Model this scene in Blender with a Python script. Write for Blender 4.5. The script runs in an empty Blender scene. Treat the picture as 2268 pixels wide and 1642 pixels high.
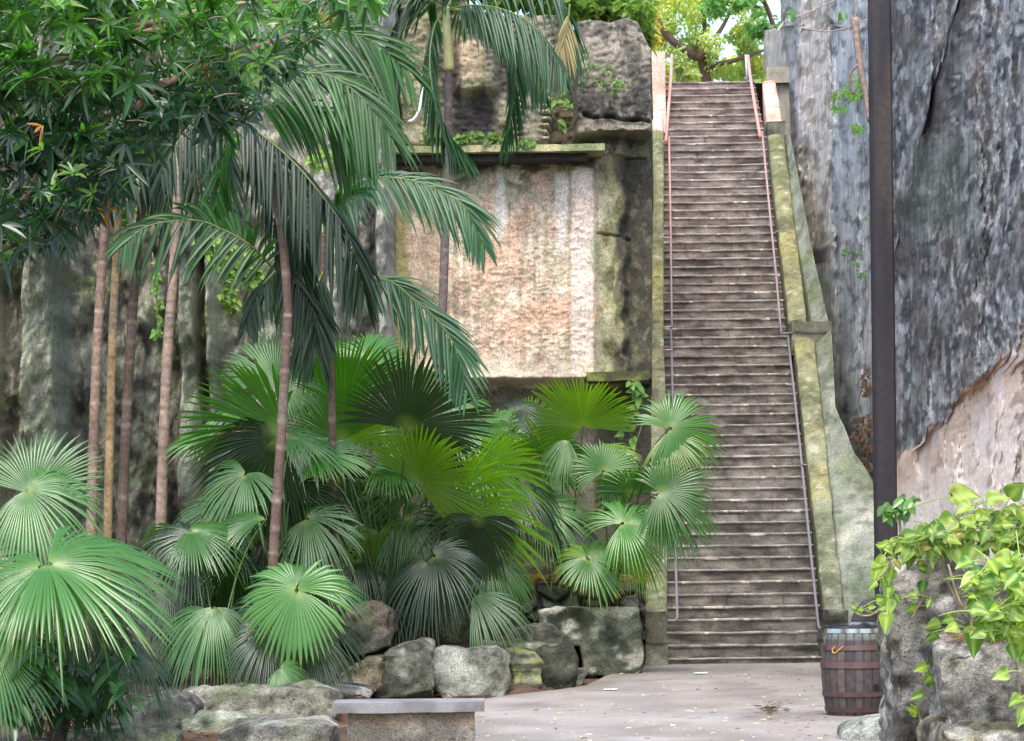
SUN_AZ = 184.0; EXPO = 1.75
import bpy, bmesh, math, random
from mathutils import Vector, Matrix, noise
random.seed(7)
PI = math.pi
scene = bpy.context.scene
col = scene.collection

# ------------------------------------------------------------------ camera geometry
F = 5400.0; CX = 1134.0; HY = 1237.0; E = 1.6
TH = math.radians(0.7); CS, SN = math.cos(TH), math.sin(TH)

def P(px, py, Y):
    u = (px-CX)/F; v = (HY-py)/F
    return Vector((Y*(u*CS+v*SN), Y, E+Y*(-u*SN+v*CS)))
def G(px, py, z=0.0):
    u = (px-CX)/F; v = (HY-py)/F
    q = -u*SN+v*CS
    Y = (z-E)/q
    return P(px, py, Y)
Y0, RISE, TREAD, NST = 35.6, 0.1845, 0.25, 63
Z1 = 0.11
M = RISE/TREAD
def stairZ(Y): return Z1 + (Y-Y0)*M
def S(px, py, h=0.0):
    """the point seen at px,py on the plane lying h above the line of the step edges"""
    u = (px-CX)/F; v = (HY-py)/F
    q = -u*SN+v*CS
    Y = (Z1-Y0*M+h-E)/(q-M)
    return P(px, py, Y)
def lerp_path(path, y):
    """path: list of (y, x) with y falling; x at y"""
    if y >= path[0][0]:
        a, b = path[0], path[1]
    elif y <= path[-1][0]:
        a, b = path[-2], path[-1]
    else:
        for i in range(len(path)-1):
            if path[i][0] >= y >= path[i+1][0]:
                a, b = path[i], path[i+1]; break
    t = (y-a[0])/(b[0]-a[0])
    return a[1]+(b[1]-a[1])*t
def XatYZ(path, Y, Z):
    """x of the path edge at a depth and height"""
    px = lerp_path(path, 1000)
    for _ in range(4):
        u = (px-CX)/F
        v = ((Z-E)/Y+u*SN)/CS
        py = HY-v*F
        px = lerp_path(path, py)
    return Y*(u*CS+v*SN)

# ------------------------------------------------------------------ small helpers
def lin(r, g, b):
    f = lambda c: ((c/255+0.055)/1.055)**2.4 if c > 10 else c/255/12.92
    return (f(r), f(g), f(b))
def mix(a, b, t):
    t = 0 if t < 0 else 1 if t > 1 else t
    return (a[0]+(b[0]-a[0])*t, a[1]+(b[1]-a[1])*t, a[2]+(b[2]-a[2])*t)
def ss(a, b, x):
    if a > b: return 1-ss(b, a, x)
    if a == b: return 1.0 if x >= a else 0.0
    t = (x-a)/(b-a); t = 0 if t < 0 else 1 if t > 1 else t
    return t*t*(3-2*t)
def band(x, a, b, s): return ss(a-s, a+s, x)*(1-ss(b-s, b+s, x))
def box2(x, y, x0, x1, y0, y1, s=8): return band(x, x0, x1, s)*band(y, y0, y1, s)
nz = noise.noise
def n3(x, y, z=0.0): return nz(Vector((x, y, z)))
def fb(x, y, z=0.0, o=4):
    a, s, f = 0.0, 1.0, 1.0
    for _ in range(o):
        a += s*nz(Vector((x*f, y*f, z*f+7.3*_))); s *= 0.5; f *= 2.1
    return a

def tag(o, label=None, cat=None, group=None, kind=None):
    if label: o['label'] = label
    if cat: o['category'] = cat
    if group: o['group'] = group
    if kind: o['kind'] = kind
    return o
def empty(name, loc, label, cat, group=None):
    o = bpy.data.objects.new(name, None); col.objects.link(o)
    o.location = loc; o.empty_display_size = 0.1
    return tag(o, label, cat, group)

class MB:
    def __init__(s): s.v = []; s.f = []; s.c = []
    def add(s, verts, faces, cols):
        n = len(s.v); s.v.extend(verts)
        if isinstance(cols, tuple): s.c.extend([cols]*len(verts))
        else: s.c.extend(cols)
        s.f.extend([tuple(i+n for i in f) for f in faces])
    def grid(s, rows, cols_, closed=False):
        """rows: list of equal-length lists of points; cols_: the same of colours"""
        n = len(s.v); w = len(rows[0])
        for r in rows: s.v.extend(r)
        for r in cols_: s.c.extend(r)
        for i in range(len(rows)-1):
            for j in range(w if closed else w-1):
                k = (j+1) % w
                s.f.append((n+i*w+j, n+i*w+k, n+(i+1)*w+k, n+(i+1)*w+j))
    def tube(s, pts, rad, c, sides=8, cap=True):
        if not isinstance(rad, (list, tuple)): rad = [rad]*len(pts)
        n = len(s.v); up = Vector((0.13, 0.2, 1)).normalized(); prev = None
        for i, p in enumerate(pts):
            p = Vector(p)
            d = (Vector(pts[min(i+1, len(pts)-1)])-Vector(pts[max(i-1, 0)]))
            if d.length < 1e-9: d = Vector((0, 0, 1))
            d.normalize()
            if prev is None:
                a = d.cross(up)
                if a.length < 1e-3: a = d.cross(Vector((1, 0, 0)))
            else: a = prev-d*prev.dot(d)
            a.normalize(); prev = a; b = d.cross(a)
            cc = c(i/(len(pts)-1)) if callable(c) else c
            for k in range(sides):
                t = 2*PI*k/sides
                s.v.append(p+a*math.cos(t)*rad[i]+b*math.sin(t)*rad[i]); s.c.append(cc)
        for i in range(len(pts)-1):
            for k in range(sides):
                k2 = (k+1) % sides
                s.f.append((n+i*sides+k, n+i*sides+k2, n+(i+1)*sides+k2, n+(i+1)*sides+k))
        if cap:
            s.f.append(tuple(n+k for k in range(sides))[::-1])
            m = n+(len(pts)-1)*sides
            s.f.append(tuple(m+k for k in range(sides)))
    def build(s, name, mat, parent=None, smooth=True, origin=None):
        me = bpy.data.meshes.new(name)
        o = bpy.data.objects.new(name, me); col.objects.link(o)
        off = Vector((0, 0, 0))
        if parent is not None:
            o.parent = parent; off = wloc(parent)
            if origin is not None: o.location = Vector(origin)-off; off = Vector(origin)
        elif origin is not None:
            o.location = origin; off = Vector(origin)
        me.from_pydata([Vector(p)-off for p in s.v], [], s.f)
        ca = me.color_attributes.new('Col', 'FLOAT_COLOR', 'POINT')
        flat = []
        for c in s.c: flat.extend((c[0], c[1], c[2], 1.0))
        ca.data.foreach_set('color', flat)
        if smooth: me.shade_smooth()
        if isinstance(mat, list):
            for m in mat: me.materials.append(m)
        else: me.materials.append(mat)
        me.update()
        return o
def wloc(o):
    p = Vector(o.location)
    while o.parent is not None:
        o = o.parent; p += Vector(o.location)
    return p
def bez(a, b, c, n=8):
    a, b, c = Vector(a), Vector(b), Vector(c)
    return [a*(1-t)**2+b*2*t*(1-t)+c*t*t for t in [i/n for i in range(n+1)]]
def spline(pts, n=24):
    """Catmull-Rom through the points, n+1 samples"""
    pts = [Vector(p) for p in pts]
    if len(pts) < 3: return [pts[0].lerp(pts[-1], i/n) for i in range(n+1)]
    q = [2*pts[0]-pts[1]]+pts+[2*pts[-1]-pts[-2]]
    m = len(pts)-1; out = []
    for i in range(n+1):
        t = i/n*m; k = min(int(t), m-1); t -= k
        a, b, c, d = q[k], q[k+1], q[k+2], q[k+3]
        out.append(0.5*((2*b)+(c-a)*t+(2*a-5*b+4*c-d)*t*t+(3*b-a-3*c+d)*t**3))
    return out

# ------------------------------------------------------------------ materials
def newmat(name):
    m = bpy.data.materials.new(name); m.use_nodes = True
    nt = m.node_tree; nt.nodes.clear()
    out = nt.nodes.new('ShaderNodeOutputMaterial')
    return m, nt, out
def nd(nt, t, **kw):
    n = nt.nodes.new(t)
    for k, v in kw.items():
        if k in n.inputs.keys(): n.inputs[k].default_value = v
        else: setattr(n, k, v)
    return n
def surf_mat(name, scale=(1, 1, 1), n1=3.0, n2=22.0, var=0.35, bump=0.5, dist=0.03, rough=0.9, pits=0.0, pitscale=9.0, spec=0.3, grit=0.4):
    """colour from the painted stains and shade of the surface (Col), broken up by noise, with bump"""
    m, nt, out = newmat(name); L = nt.links.new
    b = nd(nt, 'ShaderNodeBsdfPrincipled', Roughness=rough); b.inputs['Specular IOR Level'].default_value = spec
    at = nd(nt, 'ShaderNodeVertexColor', layer_name='Col')
    tc = nd(nt, 'ShaderNodeTexCoord'); mp = nd(nt, 'ShaderNodeMapping'); mp.inputs['Scale'].default_value = scale
    L(tc.outputs['Object'], mp.inputs['Vector'])
    a = nd(nt, 'ShaderNodeTexNoise', Scale=n1, Detail=8.0, Roughness=0.65)
    c = nd(nt, 'ShaderNodeTexNoise', Scale=n2, Detail=6.0, Roughness=0.7)
    for x in (a, c): L(mp.outputs[0], x.inputs['Vector'])
    r1 = nd(nt, 'ShaderNodeMapRange'); r1.inputs[1].default_value = 0.3; r1.inputs[2].default_value = 0.7
    r1.inputs[3].default_value = 1-var; r1.inputs[4].default_value = 1+var
    r2 = nd(nt, 'ShaderNodeMapRange'); r2.inputs[1].default_value = 0.3; r2.inputs[2].default_value = 0.7
    r2.inputs[3].default_value = 1-var*0.9; r2.inputs[4].default_value = 1+var*0.9
    L(a.outputs[0], r1.inputs[0]); L(c.outputs[0], r2.inputs[0])
    mu = nd(nt, 'ShaderNodeMath', operation='MULTIPLY'); L(r1.outputs[0], mu.inputs[0]); L(r2.outputs[0], mu.inputs[1])
    g = nd(nt, 'ShaderNodeTexNoise', Scale=n2*2.6, Detail=4.0, Roughness=0.75); L(mp.outputs[0], g.inputs['Vector'])
    gr = nd(nt, 'ShaderNodeMapRange'); gr.inputs[1].default_value = 0.40; gr.inputs[2].default_value = 0.56
    gr.inputs[3].default_value = 1-grit; gr.inputs[4].default_value = 1+0.35*grit; L(g.outputs[0], gr.inputs[0])
    mg = nd(nt, 'ShaderNodeMath', operation='MULTIPLY'); L(mu.outputs[0], mg.inputs[0]); L(gr.outputs[0], mg.inputs[1])
    last = mg.outputs[0]
    vm = nd(nt, 'ShaderNodeVectorMath', operation='SCALE'); L(at.outputs[0], vm.inputs[0])
    h = nd(nt, 'ShaderNodeMath', operation='ADD')
    L(a.outputs[0], h.inputs[0])
    hs = nd(nt, 'ShaderNodeMath', operation='MULTIPLY'); hs.inputs[1].default_value = 0.5; L(c.outputs[0], hs.inputs[0]); L(hs.outputs[0], h.inputs[1])
    height = h.outputs[0]
    if pits > 0:
        v = nd(nt, 'ShaderNodeTexVoronoi', Scale=pitscale); L(mp.outputs[0], v.inputs['Vector'])
        dn = nd(nt, 'ShaderNodeTexNoise', Scale=pitscale*0.6, Detail=3.0); L(mp.outputs[0], dn.inputs['Vector'])
        ad = nd(nt, 'ShaderNodeVectorMath', operation='MULTIPLY_ADD'); ad.inputs[1].default_value = (0.35,)*3
        L(dn.outputs['Color'], ad.inputs[0]); L(mp.outputs[0], ad.inputs[2]); L(ad.outputs[0], v.inputs['Vector'])
        pr = nd(nt, 'ShaderNodeMapRange'); pr.inputs[1].default_value = 0.0; pr.inputs[2].default_value = 0.28
        pr.inputs[3].default_value = 0.0; pr.inputs[4].default_value = 1.0; L(v.outputs['Distance'], pr.inputs[0])
        pm = nd(nt, 'ShaderNodeMath', operation='MULTIPLY_ADD'); pm.inputs[1].default_value = pits; pm.inputs[2].default_value = 1-pits
        L(pr.outputs[0], pm.inputs[0])
        m2 = nd(nt, 'ShaderNodeMath', operation='MULTIPLY'); L(last, m2.inputs[0]); L(pm.outputs[0], m2.inputs[1]); last = m2.outputs[0]
        ha = nd(nt, 'ShaderNodeMath', operation='MULTIPLY_ADD'); ha.inputs[1].default_value = pits; L(pr.outputs[0], ha.inputs[0]); L(height, ha.inputs[2]); height = ha.outputs[0]
    L(last, vm.inputs['Scale'])
    L(vm.outputs[0], b.inputs['Base Color'])
    bp = nd(nt, 'ShaderNodeBump', Strength=bump, Distance=dist); L(height, bp.inputs['Height']); L(bp.outputs[0], b.inputs['Normal'])
    L(b.outputs[0], out.inputs[0])
    return m
def leaf_mat(name, rough=0.33, spec=0.5, trans=0.4, tcol=(1.6, 1.9, 0.5), coat=0.0, bumpn=0.0):
    m, nt, out = newmat(name); L = nt.links.new
    at = nd(nt, 'ShaderNodeVertexColor', layer_name='Col')
    oi = nd(nt, 'ShaderNodeObjectInfo')
    mr = nd(nt, 'ShaderNodeMapRange'); mr.inputs[3].default_value = 0.8; mr.inputs[4].default_value = 1.2; L(oi.outputs['Random'], mr.inputs[0])
    vm = nd(nt, 'ShaderNodeVectorMath', operation='SCALE'); L(at.outputs[0], vm.inputs[0]); L(mr.outputs[0], vm.inputs['Scale'])
    b = nd(nt, 'ShaderNodeBsdfPrincipled', Roughness=rough); b.inputs['Specular IOR Level'].default_value = spec
    b.inputs['Coat Weight'].default_value = coat; b.inputs['Coat Roughness'].default_value = 0.25
    L(vm.outputs[0], b.inputs['Base Color'])
    t = nd(nt, 'ShaderNodeBsdfTranslucent'); tv = nd(nt, 'ShaderNodeVectorMath', operation='MULTIPLY'); tv.inputs[1].default_value = tcol
    L(vm.outputs[0], tv.inputs[0]); L(tv.outputs[0], t.inputs['Color'])
    mx = nd(nt, 'ShaderNodeMixShader'); mx.inputs[0].default_value = trans
    L(b.outputs[0], mx.inputs[1]); L(t.outputs[0], mx.inputs[2]); L(mx.outputs[0], out.inputs[0])
    return m
def plain_mat(name, rough=0.5, metal=0.0, spec=0.5, nvar=0.15, nscale=30.0, bump=0.1):
    m, nt, out = newmat(name); L = nt.links.new
    b = nd(nt, 'ShaderNodeBsdfPrincipled', Roughness=rough, Metallic=metal); b.inputs['Specular IOR Level'].default_value = spec
    at = nd(nt, 'ShaderNodeVertexColor', layer_name='Col')
    tc = nd(nt, 'ShaderNodeTexCoord'); a = nd(nt, 'ShaderNodeTexNoise', Scale=nscale, Detail=5.0); L(tc.outputs['Object'], a.inputs['Vector'])
    r = nd(nt, 'ShaderNodeMapRange'); r.inputs[1].default_value = 0.3; r.inputs[2].default_value = 0.7; r.inputs[3].default_value = 1-nvar; r.inputs[4].default_value = 1+nvar
    L(a.outputs[0], r.inputs[0])
    vm = nd(nt, 'ShaderNodeVectorMath', operation='SCALE'); L(at.outputs[0], vm.inputs[0]); L(r.outputs[0], vm.inputs['Scale'])
    L(vm.outputs[0], b.inputs['Base Color'])
    bp = nd(nt, 'ShaderNodeBump', Strength=bump, Distance=0.01); L(a.outputs[0], bp.inputs['Height']); L(bp.outputs[0], b.inputs['Normal'])
    L(b.outputs[0], out.inputs[0]); return m

M_WALL = surf_mat('weathered_limestone', scale=(1, 1, 0.8), n1=1.8, n2=16, var=0.24, bump=0.7, dist=0.04, pits=0.12, pitscale=5)
M_CLIFF = surf_mat('streaked_cliff', scale=(2.6, 2.6, 1.0), n1=2.6, n2=20, var=0.42, bump=1.0, dist=0.12, pits=0.5, pitscale=8)
M_HOLLOW = surf_mat('eroded_hollow', scale=(1.6, 1.6, 0.9), n1=2.2, n2=14, var=0.16, bump=0.9, dist=0.08, pits=0.12, pitscale=7, grit=0.18)
M_LCLIFF = surf_mat('dark_cliff', scale=(1.5, 1.5, 0.8), n1=2.4, n2=15, var=0.3, bump=0.9, dist=0.06, pits=0.2, pitscale=9)
M_STEP = surf_mat('worn_step_stone', scale=(0.45, 1, 1.6), n1=6, n2=30, var=0.26, bump=0.8, dist=0.02, pits=0.15, pitscale=7)
M_PARA = surf_mat('mossy_mortar', n1=2.5, n2=22, var=0.28, bump=0.9, dist=0.03, pits=0.3, pitscale=12)
M_ROCK = surf_mat('garden_rock', n1=3.5, n2=24, var=0.36, bump=1.0, dist=0.035, pits=0.3, pitscale=11)
M_FORE = surf_mat('foreground_rock', n1=6, n2=55, var=0.4, bump=1.0, dist=0.03, pits=0.35, pitscale=18)
M_PATH = surf_mat('concrete_path', n1=0.9, n2=26, var=0.13, bump=0.35, dist=0.01, rough=0.85, grit=0.15)
M_SOIL = surf_mat('soil', n1=3, n2=40, var=0.4, bump=1.0, dist=0.03)
M_BARK = plain_mat('palm_bark', rough=0.85, nvar=0.35, nscale=22, bump=0.7)
M_WOOD = plain_mat('old_wood', rough=0.75, nvar=0.35, nscale=14, bump=0.4)
M_METAL = plain_mat('painted_pipe', rough=0.45, nvar=0.12, nscale=12, bump=0.05)
M_PLAST = plain_mat('black_plastic', rough=0.3, nvar=0.1, bump=0.3)
M_FAN = leaf_mat('fan_leaf', rough=0.31, spec=0.75, trans=0.42, tcol=(2.3, 3.0, 0.25), coat=0.25)
M_PINN = leaf_mat('palm_frond', rough=0.38, spec=0.4, trans=0.36, tcol=(1.6, 2.9, 0.3), coat=0.12)
M_SHRUB = leaf_mat('shrub_leaf', rough=0.30, spec=0.75, trans=0.35, tcol=(1.3, 2.0, 0.5))
M_BRIGHT = leaf_mat('thin_leaf', rough=0.5, spec=0.3, trans=0.5, tcol=(1.3, 1.4, 0.7))
M_POTHOS = leaf_mat('pothos_leaf', rough=0.36, spec=0.35, trans=0.35, tcol=(1.3, 1.4, 0.3), coat=0.0)

def bedz(px, Y):
    return 0.04-0.12*ss(720, 780, px)*ss(29.3, 28.6, Y)+0.30*ss(24.6, 28.2, Y)*ss(800, 720, px)+0.52*ss(29.2, 30.3, Y)*ss(690, 800, px)*ss(1215, 1150, px)+0.25*ss(28.6, 30.4, Y)*ss(800, 690, px)+0.4*ss(32.5, 34.5, Y)*ss(1215, 1150, px)
# ------------------------------------------------------------------ voxel rocks
def rock_from_outline(outline, Y, depth, back=0.9, rise=0.0, vox=0.03, smooth=1, disp=0.05, dscale=2.2, colf=None, seed=0, lay=0.0, tilt=0.06, chis=6, grow=1.12):
    """a stone whose front follows the outline (in photo pixels at distance Y), carried back by depth metres"""
    pts = [P(x, y, Y) for x, y in outline]
    c = sum(pts, Vector())/len(pts); pts = [c+(p-c)*grow for p in pts]
    bm = bmesh.new()
    rings = []
    for k, (t, sc) in enumerate(((0, 0.975), (0.06, 1.0), (0.8, 0.98*back+0.02), (1.0, back*0.92))):
        ring = []
        for p in pts:
            q = c+(p-c)*sc
            q.z += rise*t
            q.y += depth*t + tilt*(p.z-c.z)
            ring.append(bm.verts.new(q))
        rings.append(ring)
    n = len(pts)
    for k in range(3):
        for i in range(n):
            j = (i+1) % n
            bm.faces.new((rings[k][i], rings[k][j], rings[k+1][j], rings[k+1][i]))
    bm.faces.new(rings[0][::-1]); bm.faces.new(rings[3])
    bmesh.ops.recalc_face_normals(bm, faces=bm.faces)
    me = bpy.data.meshes.new('tmp'); bm.to_mesh(me); bm.free()
    o = bpy.data.objects.new('tmp', me); col.objects.link(o)
    md = o.modifiers.new('r', 'REMESH'); md.mode = 'VOXEL'; md.voxel_size = vox
    ms = o.modifiers.new('s', 'SMOOTH'); ms.factor = 0.5; ms.iterations = smooth
    dg = bpy.context.evaluated_depsgraph_get()
    me2 = bpy.data.meshes.new_from_object(o.evaluated_get(dg))
    bpy.data.objects.remove(o); bpy.data.meshes.remove(me)
    b = MB()
    verts = [v.co.copy() for v in me2.vertices]; nor = [v.normal.copy() for v in me2.vertices]
    rk = random.Random(seed*7+1); cc_ = sum(verts, Vector())/len(verts)
    for _ in range(chis):
        pn = Vector((rk.gauss(0, 1), -abs(rk.gauss(0, 1)), rk.gauss(0, .8)+.2)).normalized()
        ext = max((v-cc_).dot(pn) for v in verts); off = ext*rk.uniform(.78, .93)
        for i_, v in enumerate(verts):
            e_ = (v-cc_).dot(pn)-off
            if e_ > 0: verts[i_] = v-pn*e_*0.92
    for p, nn in zip(verts, nor):
        q = p*dscale+Vector((seed*3.7, seed*1.3, 0))
        d = nz(q)*1.0 + 0.5*nz(q*2.3) + 0.28*nz(q*5.1)
        # flat chiselled facets: ridged term
        d2 = abs(nz(q*1.4+Vector((9, 3, 1))))
        d += 0.9*d2+0.5*abs(nz(q*3.1))
        if lay: d += lay*(abs(nz(Vector((q.x*0.5, q.y*0.5, q.z*5))))-0.2)
        b.v.append(p+nn*(d-0.4)*disp)
        b.c.append(colf(p, nn) if colf else rockcol(p, nn, seed))
    b.f = [tuple(f.vertices) for f in me2.polygons]
    bpy.data.meshes.remove(me2)
    return b
GREY = lin(100, 102, 92); GREYD = lin(58, 60, 54); MOSS = lin(98, 108, 72); PALE = lin(172, 172, 158); TAN = lin(150, 138, 112)
def rockcol(p, nn, seed=0, base=GREY, moss=0.5, pale=0.4, dark=0.5):
    q = p*1.3+Vector((seed*2.1, 0, seed))
    c = mix(base, GREYD, ss(-0.05, 0.5, fb(q.x, q.y, q.z, 3))*dark*1.5)
    sp = fb(q.x*7, q.y*7, q.z*9, 3); c = mix(c, (c[0]*.45, c[1]*.45, c[2]*.42), ss(0.1, 0.5, sp)); c = mix(c, (c[0]*1.5, c[1]*1.5, c[2]*1.45), ss(0.15, 0.5, -sp))
    c = mix(c, MOSS, ss(0.0, 0.5, fb(q.x*1.2+9, q.y, q.z*1.2, 3))*moss)
    c = mix(c, PALE, ss(0.15, 0.6, fb(q.x*2.2, q.y*2.2+5, q.z*2.2, 3))*pale)
    return c
def make_rock(name, label, cat, outline, Y, depth, group=None, mat=None, origin=True, parent=None, **kw):
    b = rock_from_outline(outline, Y, depth, **kw)
    zmin = min(p.z for p in b.v); c = sum(b.v, Vector())/len(b.v)
    o = b.build(name, mat or M_ROCK, parent=parent, smooth=True, origin=(c.x, c.y, zmin) if parent is None else None)
    if parent is None: tag(o, label, cat, group)
    return o
# ================================================================== GROUND
b = MB()
rows, cols_ = [], []
ys = [2, 6, 10, 14]+[16+i*0.5 for i in range(50)]+[42, 46, 52, 60, 80, 150, 600]
for y in ys:
    r, cc = [], []
    for i in range(81):
        x = -20+i*0.5
        if i == 0: x = -600
        if i == 80: x = 600
        z = -0.02+0.015*fb(x*0.7, y*0.7, 0, 3)
        if x < -1.2: z += 0.10*ss(-1.2, -2.2, x)
        r.append(Vector((x, y, z-0.03)))
        k = fb(x*0.9, y*0.9, 3, 3)
        cc.append(mix(lin(98, 74, 60), lin(64, 50, 42), ss(-0.3, 0.5, k)))
    rows.append(r); cols_.append(cc)
b.grid(rows, cols_)
tag(b.build('ground', M_SOIL), kind='structure')

b = MB(); rows, cols_ = [], []
for i in range(70):
    Y = 24.2+i*0.155; r, cc = [], []
    for j in range(90):
        px = -200+j*16; z = bedz(px, Y)+0.05*fb(px*0.01, Y*0.9, 2, 3)-0.03
        x = P(px, 1300, Y).x; r.append(Vector((x, Y, z)))
        cc.append(mix(lin(92, 72, 60), lin(60, 48, 40), ss(-0.3, 0.4, fb(x*1.1, Y*1.1, 3, 3))))
    rows.append(r); cols_.append(cc)
b.grid(rows, cols_)
e = [r[-1] for r in rows]; b.grid([e, [Vector((p.x, p.y, -0.1)) for p in e]], [[c[-1] for c in cols_]]*2)
tag(b.build('soil_bed', M_SOIL), kind='structure')
# paved path: sheet with a left border that follows the rocks
bord = [(2, -1.6), (14, -1.6), (20, -1.45), (24, -1.1), (26.5, -0.75), (28.5, 0.1), (30, 0.9), (33, 1.3), (38, 1.9)]
b = MB(); rows, cols_ = [], []
for i in range(181):
    y = 2+i*0.2
    k = 0
    while k < len(bord)-2 and bord[k+1][0] < y: k += 1
    t = min(1, max(0, (y-bord[k][0])/(bord[k+1][0]-bord[k][0])))
    xl = bord[k][1]+(bord[k+1][1]-bord[k][1])*t+0.08*n3(y*0.8, 1)
    xr = 7.5
    r, cc = [], []
    for j in range(61):
        x = xl+(xr-xl)*j/60
        z = 0.012*fb(x*0.5, y*0.5, 1, 2)+0.02
        c = mix(lin(143, 138, 134), lin(122, 117, 112), ss(-0.3, 0.5, fb(x*0.8, y*0.35, 0, 4)))
        c = mix(c, lin(162, 158, 154), ss(0.1, 0.6, fb(x*0.7+5, y*0.5, 4, 3))*0.7)
        c = mix(c, lin(144, 134, 126), ss(0.1, 0.5, fb(x*1.1, y*0.8+9, 2, 3))*0.5)
        g = ss(33.3, 35.6, y)*0.25 + (1-ss(0, 0.5, x-xl))*0.35
        c = mix(c, lin(104, 98, 82), g)
        cr = abs(fb(x*0.45+3, y*0.3, 8, 3))
        c = mix(c, lin(92, 84, 76), (1-ss(0.004, 0.020, cr))*0.6)
        c = mix(c, lin(118, 110, 100), ss(0.1, 0.45, fb(x*2.2, y*0.9, 13, 4))*0.35)
        r.append(Vector((x, y, z))); cc.append(c)
    rows.append(r); cols_.append(cc)
b.grid(rows, cols_)
# skirt so the sheet has an edge
rows2 = [[r[0] for r in rows], [r[0]+Vector((-0.05, 0, -0.12)) for r in rows]]
b.grid(rows2, [[c[0] for c in cols_]]*2)
tag(b.build('path', M_PATH), kind='structure')

# raised terrace of soil behind the rubble wall
b = MB(); rows, cols_ = [], []
for i in range(30):
    r, cc = [], []
    for j in range(60):
        px = 560+j*14.6; Y = 34.5+i*0.1
        zt = 1.12+0.25*(i/29)+0.05*n3(px*0.02, Y*2)
        lo = ss(1000, 1130, px)
        z = 0.25+(zt-0.25)*lo if px < 1130 else zt
        z = max(z, 0.1); z = z if px > 1085 else min(z, bedz(px, Y)-0.1)
        x = P(px, 1250, Y).x
        r.append(Vector((x, Y, z))); cc.append(mix(lin(112, 88, 72), lin(80, 66, 52), ss(-.3, .4, n3(px*0.05, Y*3))))
    rows.append(r); cols_.append(cc)
b.grid(rows, cols_)
rr = rows[0]; b.grid([rr, [Vector((p.x, p.y, -0.05)) for p in rr]], [cols_[0], cols_[0]])
tag(b.build('terrace_soil', M_SOIL), kind='structure')

# ================================================================== STAIRCASE
LEFT = [(1490, 1479), (870, 1480), (740, 1472), (300, 1470), (187, 1472)]
RIGHT = [(1490, 1820), (1395, 1814), (870, 1759), (740, 1737), (300, 1690), (187, 1668), (100, 1657)]
STR = empty('stone_staircase', (2.6, Y0, 0), 'long steep flight of worn grey brown stone steps climbing between two mossy parapets', 'staircase')
def stepcol(u, v, k):
    """u along the step in metres, v 0 at the foot of the riser, 1 at the nosing"""
    tk = k/NST
    base = mix(lin(120, 117, 111), lin(142, 130, 123), tk)
    dark = mix(lin(86, 82, 77), lin(106, 94, 88), tk)
    a = fb(u*1.1+k*7.7, v*0.9+k*3.1, k*0.37, 4)
    c = mix(base, dark, ss(-0.25, 0.35, a))
    s = fb(u*0.8+k*5.1, v*1.7, k*1.9+4, 3)
    c = mix(c, lin(50, 47, 43), ss(0.3, 0.5, s)*0.75*(1-ss(0.75, 0.9, v)))
    s2 = fb(u*1.5+k*2.3, v*1.4+2, k*0.9, 3)
    c = mix(c, lin(146, 138, 132), ss(0.2, 0.55, s2)*(0.35+0.3*tk))
    c = mix(c, lin(92, 100, 72), ss(0.15, 0.6, fb(u*0.9+k, v, k*0.5+8, 2))*0.35*(1-tk))
    # worn pale arris of the tread
    e = ss(0.84, 0.95, v)
    c = mix(c, mix(lin(126, 121, 117), lin(176, 168, 164), ss(-0.35, 0.35, n3(u*3+k*4, k))), e*0.6)
    jx = (u+((k*0.37) % 1)*0.9+0.05*n3(k*3.1, u)) % 0.86
    if jx < 0.028 and v < 0.86 and n3(k*7.7, int(u/0.86)*3.3) > 0.05: c = mix(c, lin(44, 40, 37), 0.45)
    sp = fb(u*5+k*3, v*1.3+k, k*0.7, 3); c = mix(c, (c[0]*.6, c[1]*.58, c[2]*.56), ss(0.1, 0.45, sp)*0.8); c = mix(c, (c[0]*1.35, c[1]*1.33, c[2]*1.3), ss(0.1, 0.45, -sp)*0.7)
    if v > 0.8 and n3(u*9+k*13, k*2.1) > 0.5: c = mix(c, lin(214, 204, 180), 0.6)
    return c
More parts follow.
